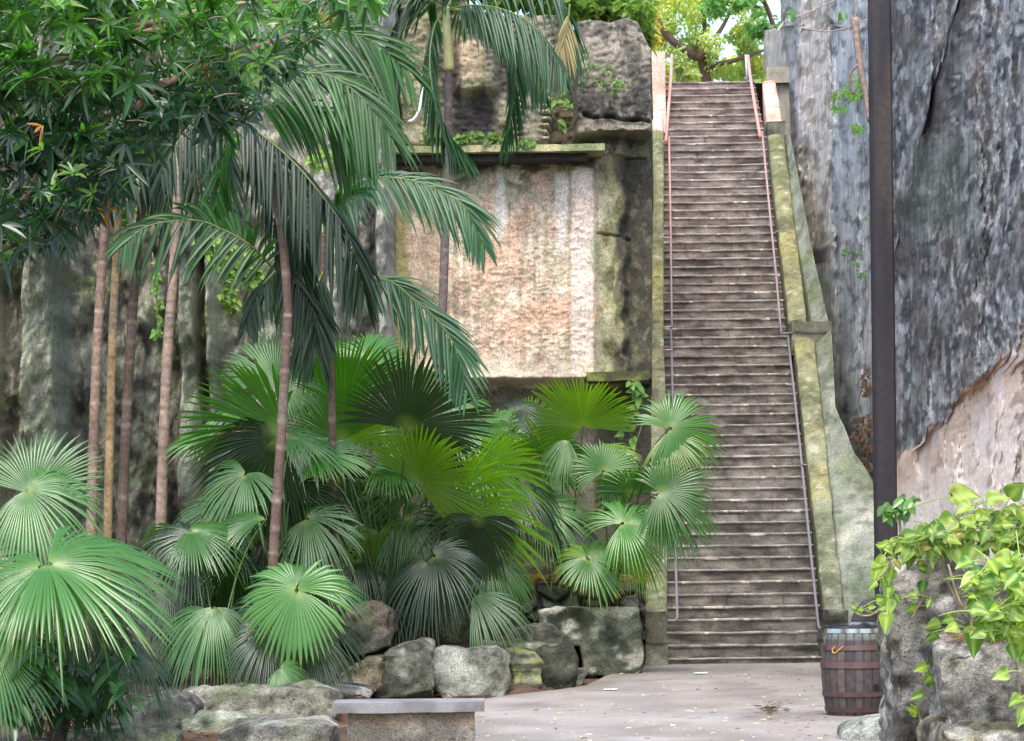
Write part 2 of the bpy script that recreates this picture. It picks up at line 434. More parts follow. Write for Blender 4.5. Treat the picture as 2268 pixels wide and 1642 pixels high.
for k in range(1, NST+1):
    zt = Z1+(k-1)*RISE; zb = zt-RISE; yf = Y0+(k-1)*TREAD
    if k == 1: zb = -0.02
    xl = XatYZ(LEFT, yf, zt)-0.05; xr = XatYZ(RIGHT, yf, zt)+0.05
    b = MB(); N = 84
    prof = [(0.026, 0.0, 0.0), (0.024, 0.25, 0.25), (0.022, 0.5, 0.5), (0.018, 0.72, 0.72), (0.008, 0.78, 0.8), (0.0, 0.84, 0.88), (0.0, 0.94, 0.93), (0.012, 0.995, 0.97),
            (0.05, 1.0, 1.0), (0.16, 1.0, 1.0), (0.33, 0.985, 1.0)]
    rows, cols_ = [], []
    dip = random.uniform(0.0, 0.012)
    for (dy, hv, vc) in prof:
        r, cc = [], []
        for j in range(N+1):
            t = j/N; x = xl+(xr-xl)*t
            z = zb+(zt-zb)*hv
            w = 0.007*fb(x*1.7, k*3.3, hv, 3)
            z += (w - dip*math.sin(PI*t))*hv + (0.006*n3(x*11, k*9) if hv > 0.8 else 0)
            chip = ss(0.42, 0.6, n3(x*2.3+k*3, k*5.5))*0.035 if hv > 0.8 and dy < 0.05 else 0
            y = yf+dy+chip+0.010*n3(x*2.0, k*4.4, hv*1.2)+0.006*n3(x*12, k*7, hv*9)
            r.append(Vector((x, y, z-chip*0.4))); cc.append(stepcol(x, vc, k))
        rows.append(r); cols_.append(cc)
    b.grid(rows[::-1], cols_[::-1])
    # ends and back close the block
    for j in (0, N):
        n = len(b.v); pr = [r[j] for r in rows]; b.v.extend(pr); b.c.extend([cols_[0][j]]*len(pr))
        b.v.append(Vector((pr[0].x, yf+0.33, zb))); b.c.append(cols_[0][j])
        b.f.append(tuple(range(n, n+len(pr)+1)) if j else tuple(range(n, n+len(pr)+1))[::-1])
    b.build('step', M_STEP, parent=STR)

# ================================================================== PARAPETS
def sweep_parapet(b, inner, outer, y0, y1, h, drop, colf, rnd=0.035, n=120, amp=0.02, capends=True, seed=0, hin=None):
    """wall along the flight: inner / outer edges as photo paths, top h above the step line"""
    rows, cols_ = [], []
    for i in range(n+1):
        py = y0+(y1-y0)*i/n
        a = S(lerp_path(inner, py), py, h); c = S(lerp_path(outer, py), py, h)
        if c.x < a.x: a, c = c, a
        w = c.x-a.x
        m = 9; r, cc = [], []
        prof = [(0, -drop), (0, -drop*0.5), (0, -0.12), (0, -rnd), (0.04, -rnd*0.35), (0.12, 0), (0.3, 0.012), (0.5, 0.016), (0.7, 0.012), (0.88, 0), (0.96, -rnd*0.35), (1, -rnd), (1, -0.12), (1, -drop*0.5), (1, -drop)]
        for (t, dz) in prof:
            p = a.lerp(c, t)
            q = Vector((p.x, p.y, p.z+dz))
            d = amp*fb(q.x*2+seed, q.y*1.3, q.z*1.3, 4)
            q.z += d; q.x += (0.5-t)*-1*d*1.5
            r.append(q); cc.append(colf(q, t, py))
        rows.append(r); cols_.append(cc)
    b.grid(rows, cols_)
    if capends:
        for i in (0, n):
            k = len(b.v); b.v.extend(rows[i]); b.c.extend(cols_[i])
            f = tuple(range(k, k+len(rows[i]))); b.f.append(f if i else f[::-1])
OLIVE = lin(132, 130, 96); CONC = lin(136, 142, 124); YEL = lin(158, 152, 94)
def paracol(q, t, py):
    c = mix(OLIVE, CONC, ss(600, 1300, py)*0.75+0.35*fb(q.x*2, q.y, q.z, 3))
    c = mix(c, YEL, ss(0.12, 0.5, fb(q.x*1.3+3, q.y*0.9, q.z*0.9, 3))*0.7*(1-0.6*ss(900, 1300, py)))
    c = mix(c, lin(86, 98, 62), ss(0.05, 0.45, fb(q.x*1.1, q.y*0.8+7, q.z*0.8, 3))*0.55)
    c = mix(c, lin(186, 182, 162), ss(0.35, 0.6, fb(q.x*6, q.y*5+4, q.z*5, 3))*0.6)
    sp = fb(q.x*9, q.y*7, q.z*7, 3); c = mix(c, (c[0]*.6, c[1]*.6, c[2]*.55), ss(.05, .5, sp)*.8)
    c = mix(c, lin(86, 84, 68), ss(0.3, 0.6, fb(q.x*2.4+8, q.y*2, q.z*2, 3))*0.6)
    j = (q.z*1.05+0.1*n3(q.x*2, q.y)) % 1.0          # joints between the cast lengths
    if j < 0.02: c = mix(c, lin(70, 70, 56), 0.75)
    return c
def pinkcol(q, t, py):
    c = mix(lin(214, 172, 154), lin(226, 206, 192), ss(-0.3, 0.4, fb(q.x*2, q.y*1.5, q.z*1.5, 3)))
    c = mix(c, lin(192, 142, 122), ss(0.1, 0.5, fb(q.x*2+9, q.y*2, q.z*2, 3))*0.7)
    j = (q.z*1.5) % 1.0
    if j < 0.03: c = mix(c, lin(140, 90, 70), 0.7)
    return c
LPI = [(1490, 1478), (870, 1474), (740, 1470), (290, 1470)]; LPO = [(1490, 1428), (870, 1430), (740, 1434), (290, 1438)]
PL = empty('stone_parapet', (1.9, Y0, 0), 'narrow olive mossy stone parapet on the left side of the steps, fan palms over it', 'parapet')
b = MB(); sweep_parapet(b, LPI, LPO, 1352, 288, 0.32, 1.6, paracol, n=260, amp=0.018)
b.build('coping', M_PARA, parent=PL)
b = MB(); sweep_parapet(b, [(290, 1468), (130, 1466)], [(290, 1438), (130, 1441)], 286, 236, 0.36, 2.2, pinkcol, n=60, amp=0.012, seed=4)
# the pink pier stands upright at the top
def blockgrid(b, x0, x1, y0, y1, z0, z1, colf, n=10, amp=0.01, rnd=0.02):
    """box with subdivided, slightly uneven faces"""
    def face(o, du, dv, nu, nv, nrm):
        rows, cc = [], []
        for i in range(nv+1):
            r, c_ = [], []
            for j in range(nu+1):
                p = o+du*(j/nu)+dv*(i/nv)
                d = amp*fb(p.x*3, p.y*3, p.z*3, 3)
                q = p+Vector((d, d*0.7, d*0.8))
                r.append(q); c_.append(colf(p))
            rows.append(r); cc.append(c_)
        b.grid(rows, cc)
    X, Y_, Z = Vector((x1-x0, 0, 0)), Vector((0, y1-y0, 0)), Vector((0, 0, z1-z0))
    o = Vector((x0, y0, z0)); 
    nx = max(2, int((x1-x0)/n)); ny = max(2, int((y1-y0)/n)); nzz = max(2, int((z1-z0)/n))
    face(o, X, Z, nx, nzz, 0); face(o+Y_+X, -X, Z, nx, nzz, 0)
    face(o+Y_, -Y_, Z, ny, nzz, 0); face(o+X, Y_, Z, ny, nzz, 0)
    face(o+Z, X, Y_, nx, ny, 0); face(o+X, -X, Y_, nx, ny, 0)
p0 = S(1440, 250, 0.36); p1 = P(1467, 134, p0.y+0.9)
blockgrid(b, p0.x, p1.x, p0.y, p0.y+3.5, p0.z-0.4, p1.z, lambda p: pinkcol(p, 0, 0), n=0.08)
b.build('painted_pier', M_PARA, parent=PL)
# dark block foot
def footcol(p, nn=None):
    c = mix(lin(112, 112, 98), lin(66, 66, 58), ss(-0.2, 0.4, fb(p.x*2, p.y*2, p.z*2, 4)))
    c = mix(c, lin(156, 164, 140), ss(0.15, 0.5, fb(p.x*3+3, p.y*3, p.z*3, 3))*0.7)
    if ((p.z-0.02) % 0.3) < 0.025: c = mix(c, lin(40, 38, 34), 0.8)
    return c
b = MB(); a = P(1427, 1354, 35.3); c = P(1479, 1490, 35.3)
blockgrid(b, a.x, c.x, 35.3, 36.6, -0.03, a.z, footcol, n=0.04, amp=0.03)
b.build('foot_block', M_PARA, parent=PL)

PR = empty('stone_parapet', (4.6, Y0, 0), 'wide mossy green stone parapet on the right side of the steps against the cliff', 'parapet')
b = MB(); sweep_parapet(b, [(740, 1750), (300, 1700)], [(740, 1790), (300, 1737)], 712, 292, 0.34, 1.2, paracol, n=160, amp=0.02, seed=2)
b.build('upper_coping', M_PARA, parent=PR)
b = MB(); sweep_parapet(b, [(1400, 1830), (740, 1757)], [(1400, 1874), (740, 1803)], 1352, 742, 0.34, 1.2, paracol, n=200, amp=0.02, seed=6)
b.build('lower_coping', M_PARA, parent=PR)
b = MB(); sweep_parapet(b, [(300, 1702), (172, 1687)], [(300, 1738), (172, 1716)], 290, 180, 0.4, 1.4, pinkcol, n=70, amp=0.015, seed=9)
b.build('painted_coping', M_PARA, parent=PR)
# joint blocks where the lengths change
for (x0, x1, y0_, y1_) in ((1752, 1841, 712, 742), (1699, 1738, 270, 294)):
    b = MB(); p = S(x0, y1_, 0.36); q = P(x1, y0_, p.y)
    blockgrid(b, p.x, q.x, p.y-0.06, p.y+0.5, p.z-0.35, q.z, footcol, n=0.05, amp=0.02)
    b.build('joint_block', M_PARA, parent=PR)
b = MB(); a = P(1822, 1352, 35.45); c = P(1880, 1500, 35.45)
blockgrid(b, a.x, c.x, 35.45, 36.3, -0.03, a.z, footcol, n=0.04, amp=0.03)
b.build('foot_block', M_PARA, parent=PR)

# ---- concrete apron between the right parapet and the cliff
def apron(inner, outer, y0, y1, h0, h1, colf, n=150, m=16, amp=0.05, seed=0):
    b = MB(); rows, cols_ = [], []
    for i in range(n+1):
        py = y0+(y1-y0)*i/n; r, cc = [], []
        xi, xo = lerp_path(inner, py), lerp_path(outer, py)
        for j in range(m+1):
            t = j/m
            h = h0+(h1-h0)*t
            p = S(xi+(xo-xi)*t, py, h)
            p += Vector((0, 0, amp*fb(p.x*1.3+seed, p.y*1.1, p.z*1.1, 4)))
            r.append(p); cc.append(colf(p, t, py))
        p = r[0]; r.insert(0, Vector((p.x, p.y, p.z-0.8))); cc.insert(0, cc[0])
        p = r[-1]; r.append(Vector((p.x, p.y+0.1, p.z-1.2))); cc.append(cc[-1])
        rows.append(r); cols_.append(cc)
    b.grid(rows, cols_)
    k = len(b.v); base = [Vector((p.x, p.y, min(-0.1, p.z))) for p in rows[0]]
    b.grid([base, rows[0]], [cols_[0], cols_[0]])
    return b
def apcol(q, t, py):
    c = mix(lin(140, 144, 130), lin(112, 120, 100), ss(-0.3, 0.4, fb(q.x*1.5, q.y, q.z, 4)))
    sp = fb(q.x*6, q.y*5, q.z*5, 4); c = mix(c, (c[0]*.6, c[1]*.6, c[2]*.55), ss(.05, .5, sp)*.8)
    c = mix(c, lin(176, 174, 160), ss(0.25, 0.5, fb(q.x*2.5+4, q.y*2, q.z*2, 3))*0.5)
    c = mix(c, lin(116, 128, 84), ss(0.1, 0.5, fb(q.x+4, q.y*1.3, q.z*1.3, 3))*0.5)
    if fb(q.x*3+1, q.y*1.0, q.z*9, 2) > 0.52: c = mix(c, lin(74, 68, 60), 0.6)
    return c
AP = apron([(1420, 1874), (1350, 1868), (740, 1803), (500, 1760), (300, 1738)], [(1420, 1990), (1100, 1960), (1000, 1890), (900, 1850), (740, 1842), (560, 1800), (300, 1750)], 1440, 300, 0.22, 0.5, apcol)
tag(AP.build('concrete_apron', M_PARA, origin=(6, 37, 0)), 'pale plastered concrete slope between the right parapet and the grey cliff', 'retaining wall')

# ================================================================== HANDRAILS
def rail(path, h, c0, c1, r, parent, name='pipe', stub=None, sides=8):
    pts = [S(x, y, h) for (x, y) in path]
    b = MB(); b.tube(pts, r, lambda t: mix(c0, c1, t), sides)
    return b.build(name, M_METAL, parent=parent)
SALM = lin(196, 138, 120); LILA = lin(118, 113, 120); MAUV = lin(180, 146, 140)
def bracket(path, h, parent, c=LILA):
    b = MB(); b.tube([S(x, y, h) for x, y in path], 0.017, c, 6); b.build('bracket', M_METAL, parent=parent)
HL = empty('handrail', S(1500, 1370, 0.5), 'thin pipe handrail along the left side of the steps, rosy above and grey below', 'handrail')
rail([(1488, 122), (1486, 170), (1475, 314)], 0.55, MAUV, SALM, 0.034, HL)
rail([(1482, 306), (1484, 420), (1486, 560), (1488, 725)], 0.5, SALM, LILA, 0.021, HL)
rail([(1486, 728), (1488, 800), (1492, 980), (1496, 1215), (1500, 1366), (1497, 1374), (1480, 1377)], 0.45, LILA, LILA, 0.021, HL)
for pth in ([(1467, 171), (1488, 170)], [(1466, 314), (1482, 314)], [(1466, 527), (1487, 526)], [(1468, 726), (1488, 724)], [(1470, 776), (1489, 775)]):
    bracket(pth, 0.5, HL, MAUV)
HR = empty('handrail', S(1813, 1390, 0.4), 'thin pipe handrail along the right side of the steps beside the wide parapet', 'handrail')
rail([(1657, 124), (1661, 165), (1672, 235), (1684, 304)], 0.55, MAUV, SALM, 0.034, HR)
rail([(1688, 292), (1703, 450), (1719, 610), (1730, 738)], 0.5, MAUV, LILA, 0.021, HR)
rail([(1744, 738), (1760, 880), (1778, 1050), (1795, 1220), (1813, 1388), (1818, 1394)], 0.45, LILA, LILA, 0.021, HR)
for pth in ([(1661, 168), (1676, 168)], [(1688, 304), (1700, 305)], [(1716, 514), (1728, 513)], [(1730, 740), (1756, 737)], [(1776, 1030), (1790, 1030)]):
    bracket(pth, 0.5, HR, lin(120, 110, 110))
b = MB(); a = P(1655, 186, 51.5); b.tube([a, P(1652, 122, 51.5)], 0.025, lin(170, 176, 176), 8); b.build('end_post', M_METAL, parent=HR)

# ================================================================== BACK WALL (left of the flight)
WY = 37.6
PINKW = lin(206, 176, 154); PALEW = lin(214, 198, 178); GREENW = lin(138, 138, 104); DKW = lin(58, 56, 50); GRW = lin(146, 142, 126); BRW = lin(176, 132, 104)
def wallD(px, py):
    n = fb(px*0.012, py*0.012, 0, 4)
    d = 0.05*n
    below = ss(338, 346, py)
    # roughly hewn middle of the panel
    ang = py*0.05+px*0.022
    rough = box2(px, py, 1000, 1310, 400, 790, 30)
    d += rough*0.026*(abs(n3(px*0.05, py*0.11, 2))+0.6*abs(n3(px*0.12, py*0.22, 3)))
    d += 0.06*box2(px, py, 1262, 1316, 356, 840, 5)
    d -= 0.09*ss(1316, 1330, px)*below
    d -= 0.30*box2(px+16*fb(py*0.015, 3, 5, 3), py, 1388, 1465, 300, 850, 9)
    d -= 0.5*ss(836, 850, py+3*n3(px*0.03, 1))*below
    # above the ledge: recessed, with upright blocks left standing
    up = 1-below
    d -= up*0.75
    jx = 5*n3(px*0.01, py*0.03, 5); jy = 5*n3(px*0.03, py*0.01, 8)
    d += up*0.85*box2(px+jx, py+jy, 1276, 1445, 30, 300, 5)
    d += up*0.70*box2(px+jx, py+jy, 1318, 1440, 296, 346, 5)
    d += up*0.60*box2(px+jx*1.6, py+jy, 1134, 1222, 190, 318, 7)
    if 1134 < px < 1222 and 185 < py < 320:
        e = min(abs(px-1134), abs(px-1222))
        d += 0.07*math.sin(py*0.42+n3(px*.02, py*.02)*3)*(1-ss(8, 34, e))
    d += up*0.45*box2(px+jx, py, 880, 960, -80, 320, 8)
    d += up*0.25*box2(px+jx*2, py, 1010, 1100, -80, 190, 14)
    d += 0.05*up*fb(px*0.02, py*0.02, 6, 4)+0.03*up*fb(px*0.06, py*0.09, 16, 3)
    # crack lines
    cr = abs(py-(262+0.1*(px-1340)+8*n3(px*0.03, 3)))
    if 1290 < px < 1440 and cr < 5: d -= 0.18*(1-cr/5)
    cr = abs(py-(516+0.12*(px-1320)+6*n3(px*0.05, 9)))
    if 1322 < px < 1400 and cr < 3: d -= 0.06
    return d
def wallC(px, py):
    x = px+14*fb(px*0.02, py*0.008, 1, 3); y = py+14*fb(px*0.02, py*0.02, 4, 3)
    n = fb(px*0.018, py*0.012, 2, 4); n2_ = fb(px*0.05, py*0.035, 12, 3)
    if py > 340:
        c = mix(PINKW, PALEW, ss(-0.3, 0.35, n))
        c = mix(c, lin(188, 158, 134), ss(0.05, 0.5, fb(px*0.012, py*0.014, 7, 3))*0.5)
        c = mix(c, lin(170, 166, 140), ss(0.1, 0.5, fb(px*0.009+4, py*0.006, 17, 4))*0.6)
        c = mix(c, lin(222, 182, 150), box2(x, y, 1020, 1150, 480, 620, 45)*0.35)
        c = mix(c, lin(150, 142, 116), ss(.05, .4, fb(px*0.06, py*0.004, 91, 4))*0.6); c = mix(c, lin(112, 104, 84), ss(.1, .4, fb(px*0.09, py*0.09, 95, 3))*0.45)
        c = mix(c, lin(200, 156, 128), box2(x, y, 1120, 1260, 680, 745, 25)*0.35)
        c = mix(c, PALEW, ss(770, 830, y)*0.8)
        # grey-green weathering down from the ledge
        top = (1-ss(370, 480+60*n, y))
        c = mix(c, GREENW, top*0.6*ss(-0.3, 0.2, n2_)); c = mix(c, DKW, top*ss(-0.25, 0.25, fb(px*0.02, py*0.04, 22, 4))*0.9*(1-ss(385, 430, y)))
        c = mix(c, lin(128, 120, 96), box2(x, y, 1140, 1240, 400, 520, 40)*0.55*ss(-0.2, 0.3, n2_))
        c = mix(c, lin(214, 214, 206), box2(x, y, 1098, 1118, 370, 520, 7)*0.7)
        c = mix(c, lin(220, 214, 206), box2(x, y, 1232, 1256, 380, 560, 8)*0.75)
        c = mix(c, lin(226, 210, 198), box2(px, y, 1264, 1314, 375, 800, 5)*0.6)
        c = mix(c, lin(150, 146, 86), box2(x, y, 858, 905, 400, 800, 10)*0.85)
        c = mix(c, lin(214, 188, 164), box2(x, y, 912, 940, 400, 800, 9)*0.6)
        c = mix(c, lin(154, 140, 112), box2(x, y, 935, 975, 420, 700, 12)*0.5)
        # green-olive right strip and the black stained strip
        x = px+34*fb(px*0.014, py*0.012, 101, 4) if px > 1325 else x
        c = mix(c, GREENW, ss(1312, 1330, x)*0.95)
        c = mix(c, lin(170, 168, 144), box2(x, y, 1312, 1345, 380, 800, 10)*ss(-0.3, 0.3, n2_)*0.8)
        c = mix(c, lin(92, 88, 62), ss(1330, 1350, x)*ss(-0.15, 0.25, fb(px*0.03, py*0.016, 61, 4))*0.85)
        c = mix(c, lin(166, 136, 92), ss(1330, 1350, x)*ss(0.1, 0.5, n)*0.6)
        c = mix(c, DKW, ss(1366, 1392, x+12*n)*(0.92))
        c = mix(c, lin(110, 110, 84), ss(1366, 1392, x)*ss(0.1, 0.5, n2_)*0.6)
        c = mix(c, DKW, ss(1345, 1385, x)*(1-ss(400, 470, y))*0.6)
        c = mix(c, lin(70, 70, 56), ss(845, 860, y)*0.85)
    else:
        c = mix(lin(118, 115, 98), lin(82, 78, 66), ss(-0.3, 0.4, n))
        c = mix(c, DKW, ss(-0.1, 0.3, fb(px*0.022, py*0.009, 31, 4))*0.85)
        c = mix(c, lin(170, 154, 136), ss(0.2, 0.5, n2_)*0.45)
        c = mix(c, lin(120, 124, 84), ss(0.1, 0.5, fb(px*0.01, py*0.01, 41, 3))*0.5)
        c = mix(c, lin(40, 38, 42), box2(x, y, 1000, 1100, 190, 310, 22)*0.85)
        c = mix(c, lin(72, 60, 50), box2(x, y, 1225, 1275, 100, 320, 10)*0.75)
        c = mix(c, lin(186, 160, 138), box2(x, y, 1010, 1060, 60, 160, 16)*0.5)
        c = mix(c, lin(152, 146, 118), box2(x, y, 880, 958, -80, 300, 12)*0.7)
        b_ = box2(px, py, 1278, 1440, 40, 300, 6)
        cb = mix(lin(134, 126, 114), lin(92, 88, 80), ss(-0.2, 0.3, fb(px*0.04, py*0.012, 51, 4)))
        cb = mix(cb, lin(50, 48, 48), ss(150, 235, y+30*n)*0.85*ss(-0.5, 0.1, n2_))
        cb = mix(cb, lin(140, 132, 116), ss(262, 285, y)*0.8)
        c = mix(c, cb, b_)
        c = mix(c, lin(110, 104, 92), box2(x, y, 1140, 1220, 196, 312, 6)*0.5)
        c = mix(c, lin(196, 188, 164), (box2(x, y, 1134, 1148, 200, 312, 3)+box2(x, y, 1204, 1222, 196, 312, 4))*0.7*ss(-0.3, 0.2, math.sin(py*0.42)))
    return c
BW = empty('quarried_wall', P(1150, 1200, WY), 'quarried limestone wall left of the steps, pink and cream panel under a ledge, black stains', 'rock wall')
b = MB(); rows, cols_ = [], []
xs = [836+i*2.6 for i in range(236)]
yy = [-90+i*2.8 for i in range(390)]+[1005+i*9 for i in range(50)]
for py in yy:
    r, cc = [], []
    for px in xs:
        hide = 0
        # the tops of the standing blocks: outline against the trees
        topy = 30+14*n3(px*0.02, 4)
        p2 = py
        if px > 1262:
            lim = 48+10*n3(px*0.03, 2)+ss(1408, 1442, px)*60
            if py < lim: p2 = lim; hide = 1
        elif px > 1035:
            lim = 10+12*n3(px*0.05, 2)
            if py < lim: p2 = lim; hide = 1
        d = wallD(px, p2)
        q = P(px, p2, WY)
        r.append(q+Vector((0, -d + (0.02*(lim-py) if hide else 0), 0)))
        cc.append(wallC(px, p2))
    rows.append(r); cols_.append(cc)
b.grid(rows[::-1], cols_[::-1])
# right return of the wall, running back beside the flight
e = [r[-1] for r in rows]; b.grid([e, [p+Vector((p.x/p.y*9, 9, 0)) for p in e]], [[c[-1] for c in cols_]]*2)
b.build('rock_face', M_WALL, parent=BW)
# ledge
def ledgecol(q):
    c = mix(lin(138, 146, 104), lin(178, 168, 128), ss(0.0, 0.4, fb(q.x*1.2, q.y, 3, 3)))
    c = mix(c, lin(104, 116, 84), ss(-0.1, 0.4, fb(q.x*2, q.y*2, 8, 3))*0.6)
    return c
b = MB(); a = P(866, 336, WY-0.55); c = P(1338, 322, WY-0.55)
ztop = P(1100, 323, WY-0.55).z; zlow = P(1100, 338, WY-0.55).z
blockgrid(b, a.x, c.x, WY-0.62, WY+0.9, zlow, ztop, ledgecol, n=0.06, amp=0.02)
b.build('ledge', M_WALL, parent=BW)
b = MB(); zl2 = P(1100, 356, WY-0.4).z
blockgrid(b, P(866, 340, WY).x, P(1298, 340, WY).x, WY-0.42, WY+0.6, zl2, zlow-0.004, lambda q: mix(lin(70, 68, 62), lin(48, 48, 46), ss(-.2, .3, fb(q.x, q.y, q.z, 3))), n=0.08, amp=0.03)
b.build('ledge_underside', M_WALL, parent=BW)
# lower course the wall stands on
b = MB(); a = P(1060, 850, WY-0.1); c = P(1440, 850, WY-0.1)
blockgrid(b, P(1300, 836, WY-.2).x, P(1436, 836, WY-.2).x, WY-0.25, WY+0.4, P(1350, 846, WY).z, P(1350, 826, WY).z, lambda q: mix(lin(66, 68, 46), lin(110, 118, 60), ss(0, .3, fb(q.x*2, q.y, q.z*3, 3))), n=0.05, amp=0.03)
b.build('lower_ledge', M_WALL, parent=BW)
# white conduit on the wall
b = MB(); b.tube(spline([P(936, 168, WY-0.42), P(934, 205, WY-0.42), P(929, 240, WY-0.42), P(918, 262, WY-0.42), P(905, 270, WY-0.42)], 14), 0.022, lin(225, 228, 225), 6)
tag(b.build('conduit', M_METAL, origin=P(905, 270, WY-.4)), 'short white bent conduit pipe on the wall above the ledge', 'pipe')

# ================================================================== LEFT CLIFF
def lcY(px): return 29.5+ (px+150)/1020*7.6
BUT = [(-60, 0, .4), (72, 152, 1.0), (398, 436, .8), (455, 480, .5), (560, 640, .3), (838, 872, 1.3), (700, 760, .5)]
def lcD(px, py):
    d = 0.35*fb(px*0.012, py*0.005, 3, 5)+0.08*fb(px*0.05, py*0.02, 5, 4)
    xw = px+9*n3(px*0.01, py*0.006, 7)-((py-600)*0.02)
    for (a, c, h) in BUT: d += h*band(xw, a, c, 9)
    d -= 0.9*box2(xw, py, 400, 452, 560, 900, 18)*0.5
    if py < 300: d += 0.0
    return d
def lcC(px, py):
    xw = px+9*n3(px*0.01, py*0.006, 7)-((py-600)*0.02)
    n = fb(px*0.02, py*0.012, 2, 4); m = fb(px*0.05, py*0.03, 9, 3)
    c = mix(lin(142, 142, 124), lin(92, 90, 78), ss(-0.3, 0.3, n))
    c = mix(c, lin(56, 56, 52), ss(0.12, 0.4, fb(px*0.03, py*0.006, 77, 3))*0.7)
    c = mix(c, lin(146, 136, 124), ss(0.1, 0.5, m)*0.6)
    pl = 0
    for (a, cc_, h) in BUT: pl = max(pl, band(xw, a, cc_, 8))
    c = mix(c, mix(lin(132, 140, 114), lin(158, 160, 142), ss(-.3, .3, m)), pl*0.9*ss(-.9, -.3, n))
    c = mix(c, lin(120, 134, 84), ss(0.15, 0.5, fb(px*0.012, py*0.012, 15, 3))*0.5)
    up = 1-ss(420, 620, py)
    c = mix(c, mix(lin(168, 164, 148), lin(128, 128, 108), ss(-.3, .3, n)), up*0.75)
    # pale grey stone to the right, near the panel
    r_ = ss(640, 760, px)
    c = mix(c, mix(lin(166, 164, 156), lin(112, 108, 100), ss(-.2, .35, m)), r_*0.75)
    c = mix(c, lin(44, 42, 40), box2(xw, py, 815, 838, 250, 700, 8)*0.8)
    return c
b = MB(); rows, cols_ = [], []
for i in range(360):
    py = -120+i*4.1; r, cc = [], []
    for j in range(300):
        px = -160+j*3.46
        q = P(px, py, lcY(px)); r.append(q+Vector((0, -lcD(px, py), 0))); cc.append(lcC(px, py))
    rows.append(r); cols_.append(cc)
b.grid(rows[::-1], cols_[::-1])
e = [r[-1] for r in rows]; b.grid([e, [p+Vector((0, 2.6, 0)) for p in e]], [[c[-1] for c in cols_]]*2)
tag(b.build('cliff', M_LCLIFF, origin=P(350, 1400, 32)), 'tall dark rock cliff behind the slender palms on the left, with pale upright ribs', 'cliff')

# ================================================================== RIGHT CLIFFS
def interp(tab, x):
    if x <= tab[0][0]: return tab[0][1]
    for i in range(len(tab)-1):
        if tab[i][0] <= x <= tab[i+1][0]:
            t = (x-tab[i][0])/(tab[i+1][0]-tab[i][0]); t = t*t*(3-2*t)*0.5+t*0.5
            return tab[i][1]+(tab[i+1][1]-tab[i][1])*t
    return tab[-1][1]
FARY = [(1680, 56), (1735, 53), (1770, 49), (1850, 44.5), (1900, 41), (1950, 39), (2010, 37)]
def fcD(px, py):
    d = 0.45*fb(px*0.02, py*0.008, 3, 4)+0.2*fb(px*0.06, py*0.03, 5, 4)
    xr = px - (py-300)*0.02 - 8*n3(py*0.01, 4)
    d += 0.25*box2(xr, py, 1770, 1842, -100, 560, 10)*(0.4+1.3*abs(n3(px*.07, py*.05, 3))+1.0*abs(n3(px*.16, py*.11, 8)))
    d -= 0.8*box2(xr, py, 1795, 1822, 530, 575, 8)
    d += 0.15*ss(1842, 1856, xr)*n3(px*0.03, py*0.003, 9)
    return d
def fcC(px, py):
    xr = px - (py-300)*0.02 - 8*n3(py*0.01, 4)
    n = fb(px*0.05, py*0.007, 2, 4); m = fb(px*0.06, py*0.04, 9, 4)
    c = mix(lin(230, 233, 233), lin(178, 184, 187), ss(-0.3, 0.35, n))         # blue grey smooth face
    c = mix(c, lin(64, 66, 68), ss(0.12, 0.45, m)*0.6)
    c = mix(c, lin(240, 240, 234), ss(0.15, 0.45, fb(px*0.08, py*0.02, 19, 3))*0.5)
    b_ = band(xr, 1772, 1840, 8)*(1-ss(575, 600, py))
    c = mix(c, mix(lin(244, 236, 224), lin(190, 178, 158), ss(-0.1, 0.35, m)), b_*0.9)
    l = 0.8*(1-ss(1745, 1765, xr))
    c = mix(c, mix(lin(196, 188, 174), lin(124, 116, 106), ss(-.2, .3, m)), l*0.85)
    c = mix(c, lin(70, 66, 60), ss(0.2, 0.5, fb(px*0.04, py*0.01, 33, 3))*0.5*(1-ss(1840, 1860, xr)))
    c = mix(c, lin(212, 206, 196), (1-ss(1725, 1735, px))*(1-ss(170, 190, py))*0.8)
    c = mix(c, lin(58, 58, 58), box2(xr, py, 1795, 1828, 540, 580, 8)*0.9)
    c = mix(c, lin(176, 182, 170), ss(570, 640, py)*(1-ss(1830, 1850, xr))*0.8)
    c = mix(c, mix(lin(128, 134, 134), lin(80, 84, 84), ss(-0.2, 0.3, n)), ss(900, 980, py)*0.6)
    return c
def edge_far(py):
    """left outline of the far cliff against trees"""
    if py < 62: return 1733+4*n3(py*0.05, 1)
    return 1694+5*n3(py*0.06, 2)+ (ss(60, 200, py))*6
b = MB(); rows, cols_ = [], []
for i in range(330):
    py = -120+i*4.9; r, cc = [], []
    L_ = edge_far(py)
    for j in range(110):
        px = L_+(2030-L_)*(j/109)
        Y = interp(FARY, px)
        q = P(px, py, Y); r.append(q+Vector((0, -fcD(px, py), 0))); cc.append(fcC(px, py))
    rows.append(r); cols_.append(cc)
b.grid(rows[::-1], cols_[::-1])
e = [r[0] for r in rows]; b.grid([e, [p+Vector((0.3, 3, 0)) for p in e]], [[c[0] for c in cols_]]*2)
tag(b.build('cliff', M_CLIFF, origin=P(1850, 1400, 40)), 'blue grey cliff face with a rough cream seam between the steps and the black pole', 'cliff')

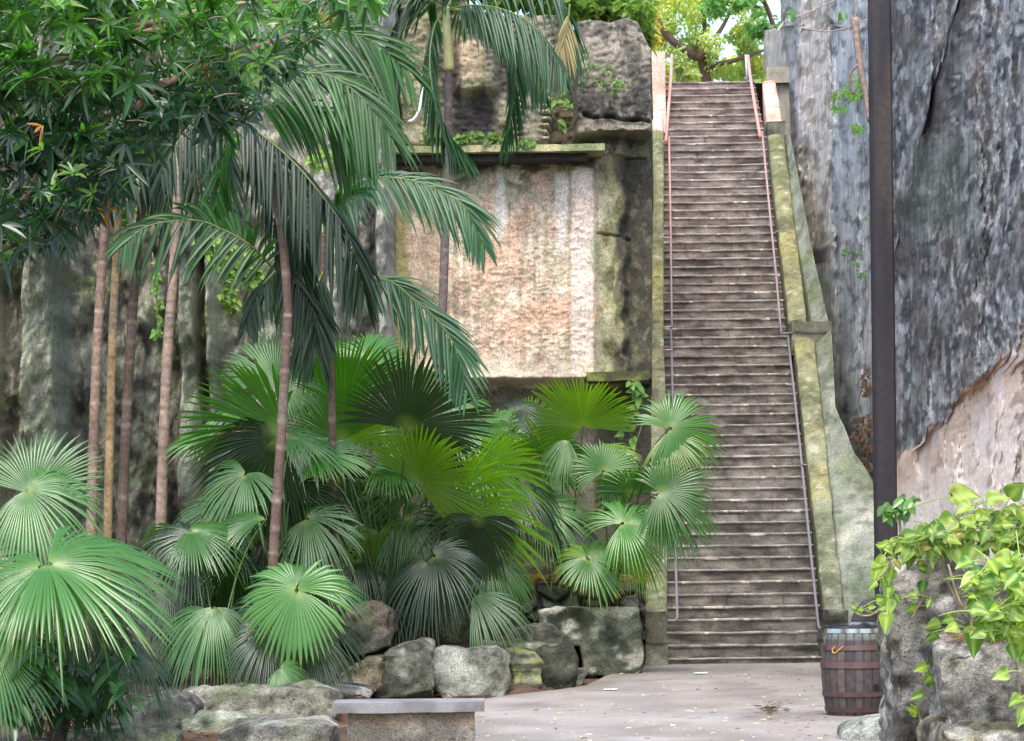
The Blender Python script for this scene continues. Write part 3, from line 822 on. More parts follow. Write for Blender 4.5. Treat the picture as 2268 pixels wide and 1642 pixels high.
NEARY = [(1960, 31.5), (1990, 29.0), (2060, 26.5), (2160, 24.5), (2300, 22.5), (2500, 19)]
def scoop(px, py):
    """how deep inside the eroded pale hollow: edge runs from (1995,1010) up to (2268,740)"""
    e = interp([(1900, 1120), (1995, 1005), (2080, 940), (2150, 860), (2200, 800), (2268, 755), (2400, 640)], px)
    return py-(e+44*fb(px*0.03, py*0.012, 6, 4)+10*n3(px*.14, py*.05, 2))
def ncD(px, py):
    d = 0.34*fb(px*0.008, py*0.003, 3, 3)+0.13*fb(px*0.04, py*0.014, 5, 4)+0.07*abs(fb(px*0.1, py*0.035, 6, 3))+0.05*n3(px*0.22, py*0.09, 7)
    f1 = (px-2140)+(py-20)*0.258+14*n3(py*0.012, 4)          # diagonal fissure
    if py < 640: d -= 0.55*(1-ss(6, 30, abs(f1)))*(1-ss(560, 640, py))
    d += 0.35*ss(10, 60, f1)*(1-ss(300, 700, py))
    s = scoop(px, py)
    d -= 1.0*ss(-6, 50, s)
    if s > 0: d += 0.30*abs(n3(px*0.022, py*0.004, 44))*ss(0, 60, s)+0.10*fb(px*.04, py*.02, 4, 3)
    d += 0.18*ss(-90, -10, s)*(1-ss(-8, 20, s))*(0.5+n3(px*0.05, 7))
    return d
def ncC(px, py):
    n = fb(px*0.045, py*0.011, 2, 5); m = fb(px*0.09, py*0.045, 9, 4); L2 = fb(px*0.012, py*0.006, 29, 3)
    c = mix(lin(176, 177, 176), lin(112, 114, 116), ss(-0.3, 0.35, n))
    c = mix(c, lin(40, 40, 44), ss(0.15, 0.45, n3(px*0.16, py*0.05, 71)+0.4*n)*0.6)
    c = mix(c, lin(52, 48, 50), ss(0.0, 0.45, m)*0.65)
    c = mix(c, lin(228, 228, 224), ss(0.15, 0.42, fb(px*0.11, py*0.028, 19, 4))*0.8)
    c = mix(c, lin(134, 118, 104), ss(0.1, 0.4, fb(px*0.03, py*0.008, 83, 3))*0.4)
    c = mix(c, lin(104, 96, 92), ss(0.1, 0.5, L2)*0.5)
    f1 = (px-2140)+(py-20)*0.258+14*n3(py*0.012, 4)
    c = mix(c, lin(66, 54, 50), (1-ss(4, 34, abs(f1)))*(1-ss(560, 680, py))*0.7)
    c = mix(c, lin(112, 126, 110), box2(px, py, 2030, 2130, 300, 520, 30)*0.5)
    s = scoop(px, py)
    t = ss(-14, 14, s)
    hol = mix(lin(176, 146, 126), lin(230, 210, 196), ss(10, 110, s+60*n)); hol = mix(hol, lin(236, 200, 172), 0.45)  # brown band along the upper edge: shade under the ledge painted into the colour
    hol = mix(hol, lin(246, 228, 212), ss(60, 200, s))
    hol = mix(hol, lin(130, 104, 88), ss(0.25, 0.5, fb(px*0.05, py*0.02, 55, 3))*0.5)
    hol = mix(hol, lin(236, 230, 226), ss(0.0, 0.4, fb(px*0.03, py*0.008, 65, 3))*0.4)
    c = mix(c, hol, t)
    return c
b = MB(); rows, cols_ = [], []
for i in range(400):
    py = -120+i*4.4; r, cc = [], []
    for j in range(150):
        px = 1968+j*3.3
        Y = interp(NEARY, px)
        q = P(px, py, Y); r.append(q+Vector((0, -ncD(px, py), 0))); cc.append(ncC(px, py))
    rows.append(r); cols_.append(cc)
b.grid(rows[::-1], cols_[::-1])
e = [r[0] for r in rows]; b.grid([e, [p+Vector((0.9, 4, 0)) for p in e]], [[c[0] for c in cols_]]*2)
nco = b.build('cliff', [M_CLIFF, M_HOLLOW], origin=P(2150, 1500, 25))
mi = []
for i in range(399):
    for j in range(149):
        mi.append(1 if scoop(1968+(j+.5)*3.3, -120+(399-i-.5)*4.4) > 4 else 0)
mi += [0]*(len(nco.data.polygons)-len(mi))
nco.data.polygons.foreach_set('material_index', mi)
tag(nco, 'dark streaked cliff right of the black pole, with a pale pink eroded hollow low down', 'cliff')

# ================================================================== POLE
b = MB(); YP = 25.2
def polecol(p):
    c = mix(lin(34, 30, 34), lin(24, 22, 27), ss(-.3, .3, fb(p.x*6, p.y*6, p.z*0.8, 3)))
    c = mix(c, lin(58, 48, 44), ss(0.1, 0.5, fb(p.x*8, 2, p.z*0.6+3, 3))*ss(4.2, 5.5, p.z)*0.7)
    return c
rows, cols_ = [], []
for i in range(90):
    t = i/89; py = 1600+(-90-1600)*t
    cx = lerp_path([(1400, 1968), (0, 1951)], py); w = 23.5
    c0 = P(cx-w, py, YP); c1 = P(cx+w, py, YP); W = (c1.x-c0.x)
    ch = 0.022; r = []
    prof = [(ch, 0), (W/2, -0.004), (W-ch, 0), (W, ch), (W, W-ch), (W-ch, W), (ch, W), (0, W-ch), (0, ch)]
    for (dx, dy) in prof: 
        wob = 0.004*n3(t*30, dx*9, dy*9)
        r.append(Vector((c0.x+dx+wob, YP+dy, c0.z)))
    rows.append(r); cols_.append([polecol(p) for p in r])
b.grid(rows, cols_, closed=True)
tag(b.build('wooden_pole', M_WOOD, smooth=False, origin=P(1968, 1600, YP)), 'tall square dark timber pole standing behind the barrel in front of the cliff', 'pole')

# ================================================================== BARREL
YB = 23.6
cB = G(1903, 1606); Rm = 0.315; Hb = 0.87
BAR = empty('wooden_barrel', (cB.x, YB+0.3, 0.02), 'old brown wooden barrel with rusty hoops and a black liner at the path edge', 'barrel')
bx, by = P(1903, 1500, YB).x, YB+0.3
NS = 22
def brad(t): return 0.265+0.062*math.sin(PI*min(1, max(0, t*0.94+0.03)))**0.9
b = MB(); rows, cols_ = [], []
seg = NS*5
tones = [mix(lin(56, 48, 46), lin(90, 76, 70), random.random()) for _ in range(NS)]
for i in range(41):
    t = i/40; r, cc = [], []
    for j in range(seg):
        a = 2*PI*j/seg; k = j//5; e = j % 5
        gr = 0.006 if e == 0 else 0
        rad = brad(t)-gr+0.002*n3(k*3.1, t*2)
        p = Vector((bx+rad*math.cos(a), by+rad*math.sin(a), 0.02+Hb*t)); r.append(p)
        c = mix(tones[k], lin(66, 62, 68), ss(-.1, .4, fb(a*2, t*4, 3, 3))*0.6)
        if t > 0.9: c = mix(c, lin(120, 140, 132), 0.75)
        if 0.86 < t <= 0.9: c = mix(c, lin(118, 138, 124), 0.4)
        if e == 0: c = mix(c, (0.01, 0.01, 0.01), 0.6)
        cc.append(c)
    rows.append(r); cols_.append(cc)
b.grid(rows, cols_, closed=True)
n = len(b.v); b.add([Vector((bx+0.25*math.cos(a), by+0.25*math.sin(a), 0.02+Hb-0.12)) for a in [2*PI*j/24 for j in range(24)]], [tuple(range(24))], (0.01, 0.01, 0.012))
b.build('staves', M_WOOD, parent=BAR, smooth=False)
for (t0, t1, cc) in ((0.05, 0.10, lin(72, 54, 50)), (0.225, 0.275, lin(78, 60, 55)), (0.545, 0.615, lin(86, 62, 60)), (0.745, 0.80, lin(84, 60, 57)), (0.935, 0.985, lin(134, 148, 148))):
    b = MB(); rows = []
    for (dr, t) in ((0.001, t0), (0.010, t0), (0.010, t1), (0.001, t1)):
        rows.append([Vector((bx+(brad(t)+dr)*math.cos(a), by+(brad(t)+dr)*math.sin(a), 0.02+Hb*t)) for a in [2*PI*j/64 for j in range(64)]])
    b.grid(rows, [[mix(cc, lin(70, 48, 44), ss(0, .4, n3(j*0.3, t0*9))) for j in range(64)]]*4, closed=True)
    b.build('hoop', M_METAL, parent=BAR, smooth=False)
b = MB(); rows = []
prof = [(0.0, -0.12, -0.03), (0, 0.0, -0.012), (0, 0.012, 0.0), (0, 0.012, 0.008), (0, -0.01, 0.012), (0, -0.05, 0.012)]
for (_, dz, dr) in prof:
    rows.append([Vector((bx+(brad(1)+dr+0.006*n3(j*0.7, dz*20))*math.cos(2*PI*j/60), by+(brad(1)+dr)*math.sin(2*PI*j/60), 0.02+Hb+dz+0.012*n3(j*0.35, 3)+ (0.035*band(j, 43, 49, 2) if dz > -0.03 else 0))) for j in range(60)])
b.grid(rows, [[(0.012, 0.013, 0.02)]*60]*6, closed=True)
b.build('liner', M_PLAST, parent=BAR)
# bung hole and chalk tick
def onbarrel(px, py, dr):
    p = P(px, py, YB); t = (p.z-0.02)/Hb; R = brad(t)+dr; dx = p.x-bx
    return Vector((p.x, by-math.sqrt(max(0.0001, R*R-dx*dx)), p.z))
b = MB(); n = 14
b.add([onbarrel(1942+8*math.cos(2*PI*k/n), 1524+9*math.sin(2*PI*k/n), 0.003) for k in range(n)], [tuple(range(n))], (0.006, 0.005, 0.005))
b.build('bung_hole', M_PLAST, parent=BAR)
b = MB(); tk = spline([onbarrel(x, y, 0.014) for x, y in ((1851, 1433), (1846, 1440), (1848, 1447), (1853, 1446), (1859, 1440), (1863, 1436), (1868, 1432))], 18)
b.tube(tk, 0.004, lin(226, 170, 60), 6); b.build('chalk_mark', M_METAL, parent=BAR)

# ================================================================== BENCH
YS = 19.9
def slabcol(q):
    c = mix(lin(128, 127, 126), lin(104, 103, 102), ss(-.3, .4, fb(q.x*3, q.y*3, q.z*3, 3)))
    return mix(c, lin(144, 143, 142), ss(0.1, .5, fb(q.x*2+4, q.y*2, 1, 3))*0.6)
BN = empty('stone_bench', (P(890, 1600, YS).x, YS, 0.02), 'small concrete bench with a flat grey slab on one thick stained block', 'bench')
a = P(736, 1560, YS); c = P(1080, 1560, YS); zt = 0.435
b = MB(); blockgrid(b, a.x, c.x-0.03, YS, YS+0.52, zt-0.085, zt, slabcol, n=0.03, amp=0.006)
o = b.build('seat_slab', M_PATH, parent=BN, smooth=False)
md = o.modifiers.new('b', 'BEVEL'); md.width = 0.008
def supcol(q):
    t = q.z/0.35+0.25*fb(q.x*3, 1, q.z*2, 3)
    c = mix(lin(104, 100, 90), lin(132, 126, 114), ss(-.3, .3, fb(q.x*4, q.y*4, q.z*4, 3)))
    c = mix(c, lin(112, 90, 70), ss(0.55, 0.85, t)*0.6)
    c = mix(c, lin(82, 80, 72), (1-ss(0.2, 0.5, t))*0.5)
    return c
b = MB(); blockgrid(b, P(768, 1600, YS).x, P(1050, 1600, YS).x, YS+0.05, YS+0.44, 0.0, zt-0.088, supcol, n=0.03, amp=0.012)
b.build('support_block', M_ROCK, parent=BN)
# ================================================================== ROCKS
def yb(py): return E*F/(py-HY)      # distance of a ground point seen at image height py
RG = 'rough rocks edging the planting bed'
big = lambda p, nn: mix(mix(lin(100, 106, 90), lin(62, 68, 58), ss(-.3, .3, fb(p.x*2, p.y*2, p.z*2, 4))), lin(184, 186, 168), ss(0.1, 0.5, fb(p.x*3+4, p.y*2, p.z*3, 3)+0.5*ss(0.78, 0.95, p.z))*0.8)
make_rock('stone_block', 'large squared stone block with a pale pitted top beside the foot of the left parapet', 'stone block',
    [(1192, 1352), (1240, 1345), (1330, 1344), (1418, 1346), (1424, 1372), (1426, 1440), (1424, 1502), (1290, 1502), (1286, 1430), (1200, 1426), (1188, 1395)], 33.1, 1.0, vox=0.035, disp=0.04, colf=big, seed=3, rise=0.0, chis=0, grow=1.0, tilt=0.0, lay=0.5)
make_rock('rock', 'low grey rock under the drooping fan leaf, left of the big squared block', 'rock',
    [(1130, 1400), (1180, 1388), (1225, 1392), (1240, 1412), (1236, 1470), (1120, 1470), (1112, 1430)], 32.6, 0.8, seed=5, group=RG, disp=0.05)
make_rock('rock', 'small pale cube shaped stone at the path edge before the squared block', 'rock',
    [(1270, 1484), (1298, 1482), (1299, 1500), (1292, 1518), (1268, 1518)], 31.5, 0.45, seed=6, group=RG, disp=0.015, vox=0.02)
make_rock('rock', 'dark squarish rock at the right end of the rock row', 'rock',
    [(1190, 1446), (1205, 1437), (1255, 1436), (1270, 1448), (1272, 1490), (1266, 1524), (1240, 1532), (1196, 1530), (1186, 1500)], 30.0, 0.8, seed=7, group=RG, colf=lambda p, n: rockcol(p, n, 7, GREYD, 0.3, 0.3), disp=0.05)
make_rock('rock', 'layered yellow green mossy rock in the middle of the rock row', 'rock',
    [(1126, 1452), (1140, 1444), (1186, 1442), (1198, 1456), (1196, 1500), (1188, 1538), (1160, 1548), (1126, 1540)], 29.4, 0.8, seed=8, group=RG, lay=1.6, disp=0.06,
    colf=lambda p, n: mix(rockcol(p, n, 8), lin(160, 160, 92), 0.6*ss(-0.2, 0.3, fb(p.x*4, p.y*2, p.z*9, 2))))
make_rock('rock', 'broad pale grey upright rock, widest of the rock row', 'rock',
    [(958, 1450), (985, 1440), (1060, 1439), (1118, 1444), (1127, 1460), (1124, 1510), (1112, 1548), (1040, 1556), (965, 1550), (955, 1500)], 29.0, 0.8, seed=9, group=RG, disp=0.04,
    colf=lambda p, n: mix(rockcol(p, n, 9), lin(168, 172, 160), 0.65*ss(-0.3, 0.3, fb(p.x*2, p.y*2, p.z*2, 3))))
make_rock('rock', 'dark faceted rock with a slanted top, left of the broad pale one', 'rock',
    [(838, 1462), (870, 1440), (930, 1424), (954, 1428), (958, 1470), (956, 1545), (880, 1548), (836, 1545)], 28.6, 0.9, seed=10, group=RG, disp=0.06,
    colf=lambda p, n: rockcol(p, n, 10, lin(84, 86, 77), 0.4, 0.5))
make_rock('rock', 'tawny pointed rock leaning at the left end of the rock row', 'rock',
    [(745, 1505), (770, 1480), (800, 1466), (840, 1458), (848, 1480), (836, 1530), (800, 1545), (742, 1540)], 28.2, 0.8, seed=11, group=RG, disp=0.06, colf=lambda p, n: rockcol(p, n, 11, lin(114, 107, 88), 0.5, 0.4))
make_rock('flat_stone', 'thin flat grey stone lying on top of the rock row', 'stone slab',
    [(1046, 1430), (1060, 1424), (1200, 1428), (1240, 1434), (1266, 1446), (1240, 1452), (1120, 1446), (1050, 1442)], 30.2, 0.9, seed=12, disp=0.03, vox=0.03, group='flat stones by the bed')
make_rock('flat_stone', 'broad flat topped stone with a ragged front between the bench and the soil', 'stone slab',
    [(392, 1566), (400, 1540), (500, 1534), (640, 1528), (722, 1536), (736, 1552), (728, 1590), (690, 1604), (560, 1600), (520, 1585), (455, 1615), (404, 1600)], 24.0, 1.9, seed=13, disp=0.06, vox=0.04, group='flat stones by the bed', colf=lambda p, n: rockcol(p, n, 13, lin(112, 110, 98), 0.6, 0.5))
make_rock('flat_stone', 'long thin grey stone slab behind the left end of the bench', 'stone slab',
    [(640, 1526), (700, 1520), (780, 1522), (818, 1530), (812, 1542), (700, 1546), (640, 1540)], 25.6, 1.2, seed=14, disp=0.03, vox=0.03, group='flat stones by the bed', colf=lambda p, n: rockcol(p, n, 14, lin(112, 110, 107), 0.2, 0.5))
make_rock('rock', 'dark rounded rock with a shiny slanted top, left of the flat stones', 'rock',
    [(205, 1612), (236, 1586), (300, 1560), (370, 1546), (404, 1552), (416, 1580), (412, 1640), (380, 1665), (220, 1665)], 22.6, 0.9, seed=15, group=RG, disp=0.07, colf=lambda p, n: rockcol(p, n, 15, lin(80, 82, 77), 0.4, 0.4))
make_rock('rock', 'pale green tilted rock wedged between the dark rock and the flat stone', 'rock',
    [(408, 1600), (440, 1588), (520, 1585), (560, 1600), (540, 1640), (500, 1680), (405, 1680)], 22.2, 0.9, seed=16, group=RG, disp=0.05, colf=lambda p, n: rockcol(p, n, 16, lin(105, 112, 95), 0.6, 0.5))
make_rock('rock', 'blocky grey stone with a flat top, left of the bench', 'rock',
    [(486, 1620), (510, 1606), (600, 1598), (712, 1600), (738, 1612), (736, 1690), (500, 1690)], 20.6, 0.8, seed=17, group=RG, disp=0.04, colf=lambda p, n: rockcol(p, n, 17, lin(110, 109, 105), 0.35, 0.5))
make_rock('rock', 'small grey stone at the bottom left edge of the bed', 'rock',
    [(105, 1638), (150, 1618), (196, 1612), (202, 1630), (190, 1665), (100, 1665)], 21.6, 0.5, seed=18, group=RG, disp=0.04)
make_rock('rock', 'mossy low stone in front of the dark rounded rock', 'rock',
    [(190, 1650), (230, 1622), (360, 1614), (384, 1630), (380, 1690), (180, 1690)], 20.8, 0.7, seed=19, group=RG, disp=0.04, colf=lambda p, n: rockcol(p, n, 19, lin(105, 107, 89), 0.8, 0.4))
make_rock('boulder', 'large rounded brown boulder under the fan palms in the middle of the bed', 'boulder',
    [(752, 1420), (756, 1365), (790, 1342), (840, 1338), (868, 1358), (870, 1395), (850, 1440), (800, 1455)], 29.6, 1.0, seed=20, disp=0.05, group='boulders in the bed', colf=lambda p, n: rockcol(p, n, 20, lin(114, 103, 91), 0.2, 0.4))
make_rock('boulder', 'weathered brown boulder half hidden behind the big left fan leaves', 'boulder',
    [(272, 1480), (270, 1400), (300, 1368), (345, 1376), (372, 1420), (378, 1480), (330, 1500)], 27.0, 1.0, seed=21, disp=0.07, group='boulders in the bed', colf=lambda p, n: rockcol(p, n, 21, lin(103, 95, 82), 0.5, 0.4))
make_rock('boulder', 'mossy grey boulder behind the central fan palm stems', 'boulder',
    [(880, 1420), (890, 1350), (950, 1320), (1060, 1330), (1090, 1370), (1090, 1440), (980, 1450)], 31.2, 1.0, seed=22, disp=0.07, group='boulders in the bed', colf=lambda p, n: rockcol(p, n, 22, lin(88, 86, 73), 0.8, 0.3))
make_rock('boulder', 'flat pale rock on the terrace behind the right hand fan palms', 'boulder',
    [(1090, 1225), (1120, 1200), (1230, 1196), (1300, 1215), (1420, 1222), (1424, 1290), (1100, 1296)], 35.6, 0.7, seed=23, disp=0.05, group='boulders in the bed', colf=lambda p, n: rockcol(p, n, 23, lin(112, 102, 89), 0.4, 0.5))
make_rock('rock', 'pale slanting rock in front of the barrel foot at the bottom edge', 'rock',
    [(1866, 1625), (1890, 1606), (1940, 1592), (1996, 1584), (2010, 1600), (2010, 1690), (1870, 1690)], 20.7, 0.7, seed=24, disp=0.035, grow=1.0, colf=lambda p, n: rockcol(p, n, 24, lin(132, 135, 128), 0.3, 0.8))
make_rock('rock', 'smooth pale blue grey stone between the barrel and the tall foreground stone', 'rock',
    [(1952, 1592), (1958, 1560), (1972, 1532), (1990, 1522), (2008, 1540), (2010, 1600)], 22.6, 0.4, seed=25, disp=0.015, vox=0.02, grow=1.0, colf=lambda p, n: lin(140, 150, 152))
# rubble retaining wall: mortared stones
RW = empty('rubble_wall', P(1260, 1370, 34.3), 'low grey rubble wall of rounded stones holding the terrace behind the squared block', 'retaining wall')
b = MB(); rows, cols_ = [], []
from mathutils import noise as _n
for i in range(60):
    py = 1292+i*1.9; r, cc = [], []
    for j in range(190):
        px = 1040+j*2.06; q = P(px, py, 34.3)
        w = q + Vector((0.06*n3(q.x*4, q.z*4), 0, 0.06*n3(q.x*4+9, q.z*4)))
        dist, pts_ = _n.voronoi(Vector((w.x*3.4, 0.5, w.z*4.6)))
        e = dist[1]-dist[0]; s = ss(0.04, 0.3, e)
        tone = n3(pts_[0].x*9, pts_[0].z*7)
        r.append(q+Vector((0, -0.13*s+0.02*fb(q.x*6, q.z*6, 1, 2), 0)))
        c = mix(lin(118, 120, 112), lin(84, 84, 76), ss(-0.5, 0.5, tone)); c = mix(lin(70, 68, 62), c, s)
        cc.append(mix(c, lin(140, 138, 128), ss(0.1, 0.5, fb(q.x*6, 3, q.z*6, 3))*0.5))
    rows.append(r); cols_.append(cc)
b.grid(rows[::-1], cols_[::-1])
tp = rows[0]; b.grid([tp, [p+Vector((0, 0.35, 0.01)) for p in tp], [p+Vector((0, 0.35, -0.8)) for p in tp]], [[GREY]*len(tp)]*3)
b.build('stone_face', M_ROCK, parent=RW)

# grey fixture behind the barrel
FX = empty('stone_fixture', P(1930, 1450, 30.5), 'low grey stone fixture with a flat slab and a dark pointed hump, behind the barrel', 'stone fixture')
gcol = lambda c: (lambda p, n: mix(c, (c[0]*.6, c[1]*.6, c[2]*.6), ss(-.3, .4, fb(p.x*3, p.y*3, p.z*3, 3))))
make_rock('hump', None, None, [(1886, 1382), (1898, 1352), (1918, 1330), (1945, 1318), (1956, 1322), (1958, 1382)], 30.5, 0.35, vox=0.02, disp=0.01, chis=0, grow=1.0, parent=FX, colf=gcol(lin(92, 90, 98)))
make_rock('slab', None, None, [(1882, 1384), (1890, 1379), (1985, 1379), (1992, 1386), (1990, 1397), (1884, 1397)], 30.3, 0.6, vox=0.02, disp=0.008, chis=0, grow=1.0, parent=FX, colf=gcol(lin(150, 158, 156)))
make_rock('base', None, None, [(1894, 1398), (1980, 1398), (1984, 1480), (1980, 1525), (1892, 1525)], 30.45, 0.45, vox=0.03, disp=0.02, chis=0, grow=1.0, parent=FX, colf=gcol(lin(140, 132, 124)))

# foreground stones, right
FG = 'foreground stones under the variegated vine'
fcol = lambda s_, base: (lambda p, n: (lambda q: (lambda c, k: mix(mix(c, (c[0]*.4, c[1]*.4, c[2]*.38), ss(.08, .45, k)), (c[0]*1.4, c[1]*1.4, c[2]*1.4), ss(.1, .5, -k)))(mix(mix(mix(base, lin(70, 66, 60), ss(-.15, .4, fb(q.x, q.y, q.z*0.7, 4))), lin(172, 168, 160), ss(.08, .45, fb(q.x*1.5+5, q.y, q.z*1.5, 4))*0.75), lin(122, 112, 76), ss(0.05, .5, fb(q.x*.8, 9, q.z*.8, 3))*0.6), fb(q.x*5, q.y*5, q.z*5, 4)))(p*3.2+Vector((s_, 0, 0))))
make_rock('standing_stone', 'tall rough grey standing stone with vine stems hanging down it, right of the barrel', 'stone',
    [(1992, 1226), (2060, 1222), (2135, 1226), (2150, 1260), (2300, 1270), (2320, 1440), (2140, 1450), (2118, 1560), (2112, 1700), (1990, 1700), (1986, 1560), (1974, 1440), (1980, 1330)], 11.0, 0.7, vox=0.016, disp=0.035, dscale=5, grow=1.0, seed=31, mat=M_FORE, group=FG, colf=fcol(1, lin(128, 124, 114)))
make_rock('stone_block', 'squared grey stone block with flat top at the lower right corner', 'stone block',
    [(2088, 1440), (2100, 1424), (2160, 1426), (2310, 1432), (2320, 1620), (2100, 1622), (2092, 1560)], 10.2, 0.6, vox=0.014, disp=0.025, dscale=5, grow=1.0, seed=32, mat=M_FORE, group=FG, colf=fcol(3, lin(134, 130, 118)))
make_rock('rock', 'mossy ledge of rock along the bottom right corner under the squared block', 'rock',
    [(2062, 1660), (2072, 1628), (2100, 1610), (2200, 1606), (2320, 1600), (2320, 1760), (2060, 1760)], 9.9, 0.6, vox=0.016, disp=0.03, dscale=5, grow=1.0, seed=33, mat=M_FORE, group=FG, colf=fcol(5, lin(138, 132, 112)))

# ================================================================== VEGETATION HELPERS
UPZ = Vector((0, 0, 1))
def fan_leaf(hub, R, axis, nrm, span=290, droop=0.25, c0=(0.03, 0.09, 0.02), c1=(0.05, 0.14, 0.03), tip=None, rnd=None, nseg=46, fused=0.56, fold=0.12):
    rnd = rnd or random.Random(1)
    n = Vector(nrm).normalized(); a = Vector(axis); a = (a-n*a.dot(n)).normalized(); s = n.cross(a)
    b = MB(); half = math.radians(span)/2; dphi = 2*half/nseg
    st = (0.04, 0.2, 0.4, fused, fused+0.36*(1-fused), fused+0.7*(1-fused), 1.0)
    ph = rnd.random()*9; wav = rnd.uniform(.03, .10)
    for i in range(nseg):
        phi = -half+(i+0.5)*dphi
        k = abs(phi)/half
        L = R*(1-0.22*k*k)*(1+0.07*(rnd.random()-0.5)+0.05*math.sin(phi*3+ph))
        fz = min(0.8, fused*(1+0.1*math.sin(phi*5+ph)))
        br = 1+0.22*(rnd.random()-0.5)
        dsw = (rnd.random()-0.5)*0.05
        tdr = droop*(0.8+0.6*rnd.random())
        if rnd.random() < 0.06: tdr *= 2.2; dsw *= 3
        if rnd.random() < 0.03 and k > 0.3: L *= 0.72
        vs, cs = [], []
        for r in st:
            r_ = r if r < fused else fz+(r-fused)*(1-fz)/(1-fused)
            pp = phi+dsw*max(0, r-fused)*2
            d = a*math.cos(pp)+s*math.sin(pp)
            if r <= fused+0.001: hw = r_*L*math.tan(dphi/2)*1.01
            else: hw = fz*L*math.tan(dphi/2)*((1-r)/(1-fused))**0.65
            g = wav*R*math.sin(phi*2.3+ph*2)*r_*r_-tdr*R*(r_**2.4) - (tdr*0.7*R*max(0, r_-0.6)**1.6)
            c = hub+d*(r_*L)+Vector((0, 0, g))+n*(fold*R*abs(math.sin(pp))*r_*(1.0) - 0.10*R*r_*r_)
            side = n.cross(d)
            pl = hw*0.75
            vs += [c-side*hw-n*pl*0.5, c+n*pl*0.5, c+side*hw-n*pl*0.5]
            cc = mix(c0, c1, r_); cc = (cc[0]*br, cc[1]*br, cc[2]*br)
            if r < 0.1: cc = mix(cc, lin(150, 160, 100), 0.4)
            if r > 0.9: cc = mix(cc, tip or lin(120, 122, 60), 0.8*rnd.random() if tip else 0.5*rnd.random())
            cm = (cc[0]*1.25, cc[1]*1.2, cc[2]*1.1)
            cs += [cc, cm, cc]
        fs = []
        for q in range(len(st)-1):
            o = q*3
            fs += [(o, o+1, o+4, o+3), (o+1, o+2, o+5, o+4)]
        b.add(vs, fs, cs)
    return b
DG, MG, BG_, YG = (0.009, 0.032, 0.008), (0.032, 0.11, 0.012), (0.052, 0.165, 0.024), (0.10, 0.19, 0.012)
COLS = {'d': (DG, (0.014, 0.042, 0.014)), 'm': (MG, (0.034, 0.10, 0.018)), 'b': (BG_, (0.056, 0.155, 0.03)), 'y': (YG, (0.13, 0.23, 0.018))}
def fanpalm(label, base, leaves, Y, group, tipc=None, seed=0, stem=0.22):
    """leaves: (hub px, hub py, radius px, image angle of the leaf's middle, face, colour, dY, droop, span)"""
    rnd = random.Random(seed)
    bp = Vector((P(base[0], base[1], Y).x, Y, base[2] if len(base) > 2 else bedz(base[0], Y)))
    root = empty('fan_palm', bp, label, 'palm', group)
    b = MB(); top = bp+Vector((0.03, 0.02, stem))
    b.tube([bp+Vector((0, 0, -0.08)), bp+Vector((0.01, 0, stem*0.5)), top], [0.09, 0.085, 0.05], lin(58, 48, 38), 10)
    for _ in range(26):
        a_ = rnd.uniform(0, 2*PI); leaflet(b, bp+Vector((0.07*math.cos(a_), 0.07*math.sin(a_), rnd.uniform(.02, stem))), Vector((math.cos(a_), math.sin(a_), rnd.uniform(.2, 1.6))), rnd.uniform(.15, .4), .012, .5, UPZ, mix(lin(86, 66, 48), lin(132, 108, 78), rnd.random()))
    b.build('stem', M_BARK, parent=root)
    for L in leaves:
        px, py, r, ang, face, ck, dy = L[:7]
        dr = L[7] if len(L) > 7 else 0.25; span = L[8] if len(L) > 8 else 285
        Yl = Y+dy; hub = P(px, py, Yl); R = r*Yl/F*(1.22 if face in ('U', 'L') else 1.08)
        an = math.radians(ang)
        axis = Vector((math.cos(an), 0, math.sin(an)))
        rx = rnd.uniform(-0.25, 0.25)
        if face == 'T': nrm = Vector((rx, -0.78, 0.62))          # upper side to the viewer
        elif not isinstance(face, str): nrm = Vector(face)
        elif face == 'F': nrm = Vector((rx*0.6, -0.95, 0.3))
        elif face == 'H': nrm = Vector((rx, -0.42, 0.9))         # nearly flat, seen from above its edge
        elif face == 'U': nrm = Vector((rx, 0.86, 0.5))          # underside to the viewer
        else: nrm = Vector((rx, 0.5, 0.85))
        axis = axis+Vector((0, 0.35*(1 if face in ('U', 'L') else -1)*(0.5), 0))
        c0, c1 = COLS[ck]
        lb = fan_leaf(hub, R, axis, nrm, span, dr, c0, c1, tipc, rnd, nseg=int(rnd.choice((52, 58, 64))*min(1, span/260+.15)), fused=rnd.uniform(0.56, 0.72), fold=rnd.uniform(0.05, 0.22))
        lo = lb.build('fan_leaf', M_FAN, parent=root, origin=hub)
        b = MB(); mid = (top+hub)*0.5+Vector((0, 0.05, 0.25*(hub-top).length)) if hub.z > top.z-0.1 else (top+hub)*0.5+Vector((0, 0, 0.55))
        mid += Vector((rnd.uniform(-.2, .2), rnd.uniform(-.15, .15), rnd.uniform(-.1, .2)))
        pts = bez(top+Vector((rnd.uniform(-.06, .06), rnd.uniform(-.06, .06), -0.05)), mid, hub, 12)
        b.tube(pts, [0.013-0.006*i/12 for i in range(13)], lambda t: mix(lin(50, 62, 34), lin(86, 112, 54), t), 6, cap=False)
        b.build('petiole', M_PINN, parent=lo)
    return root

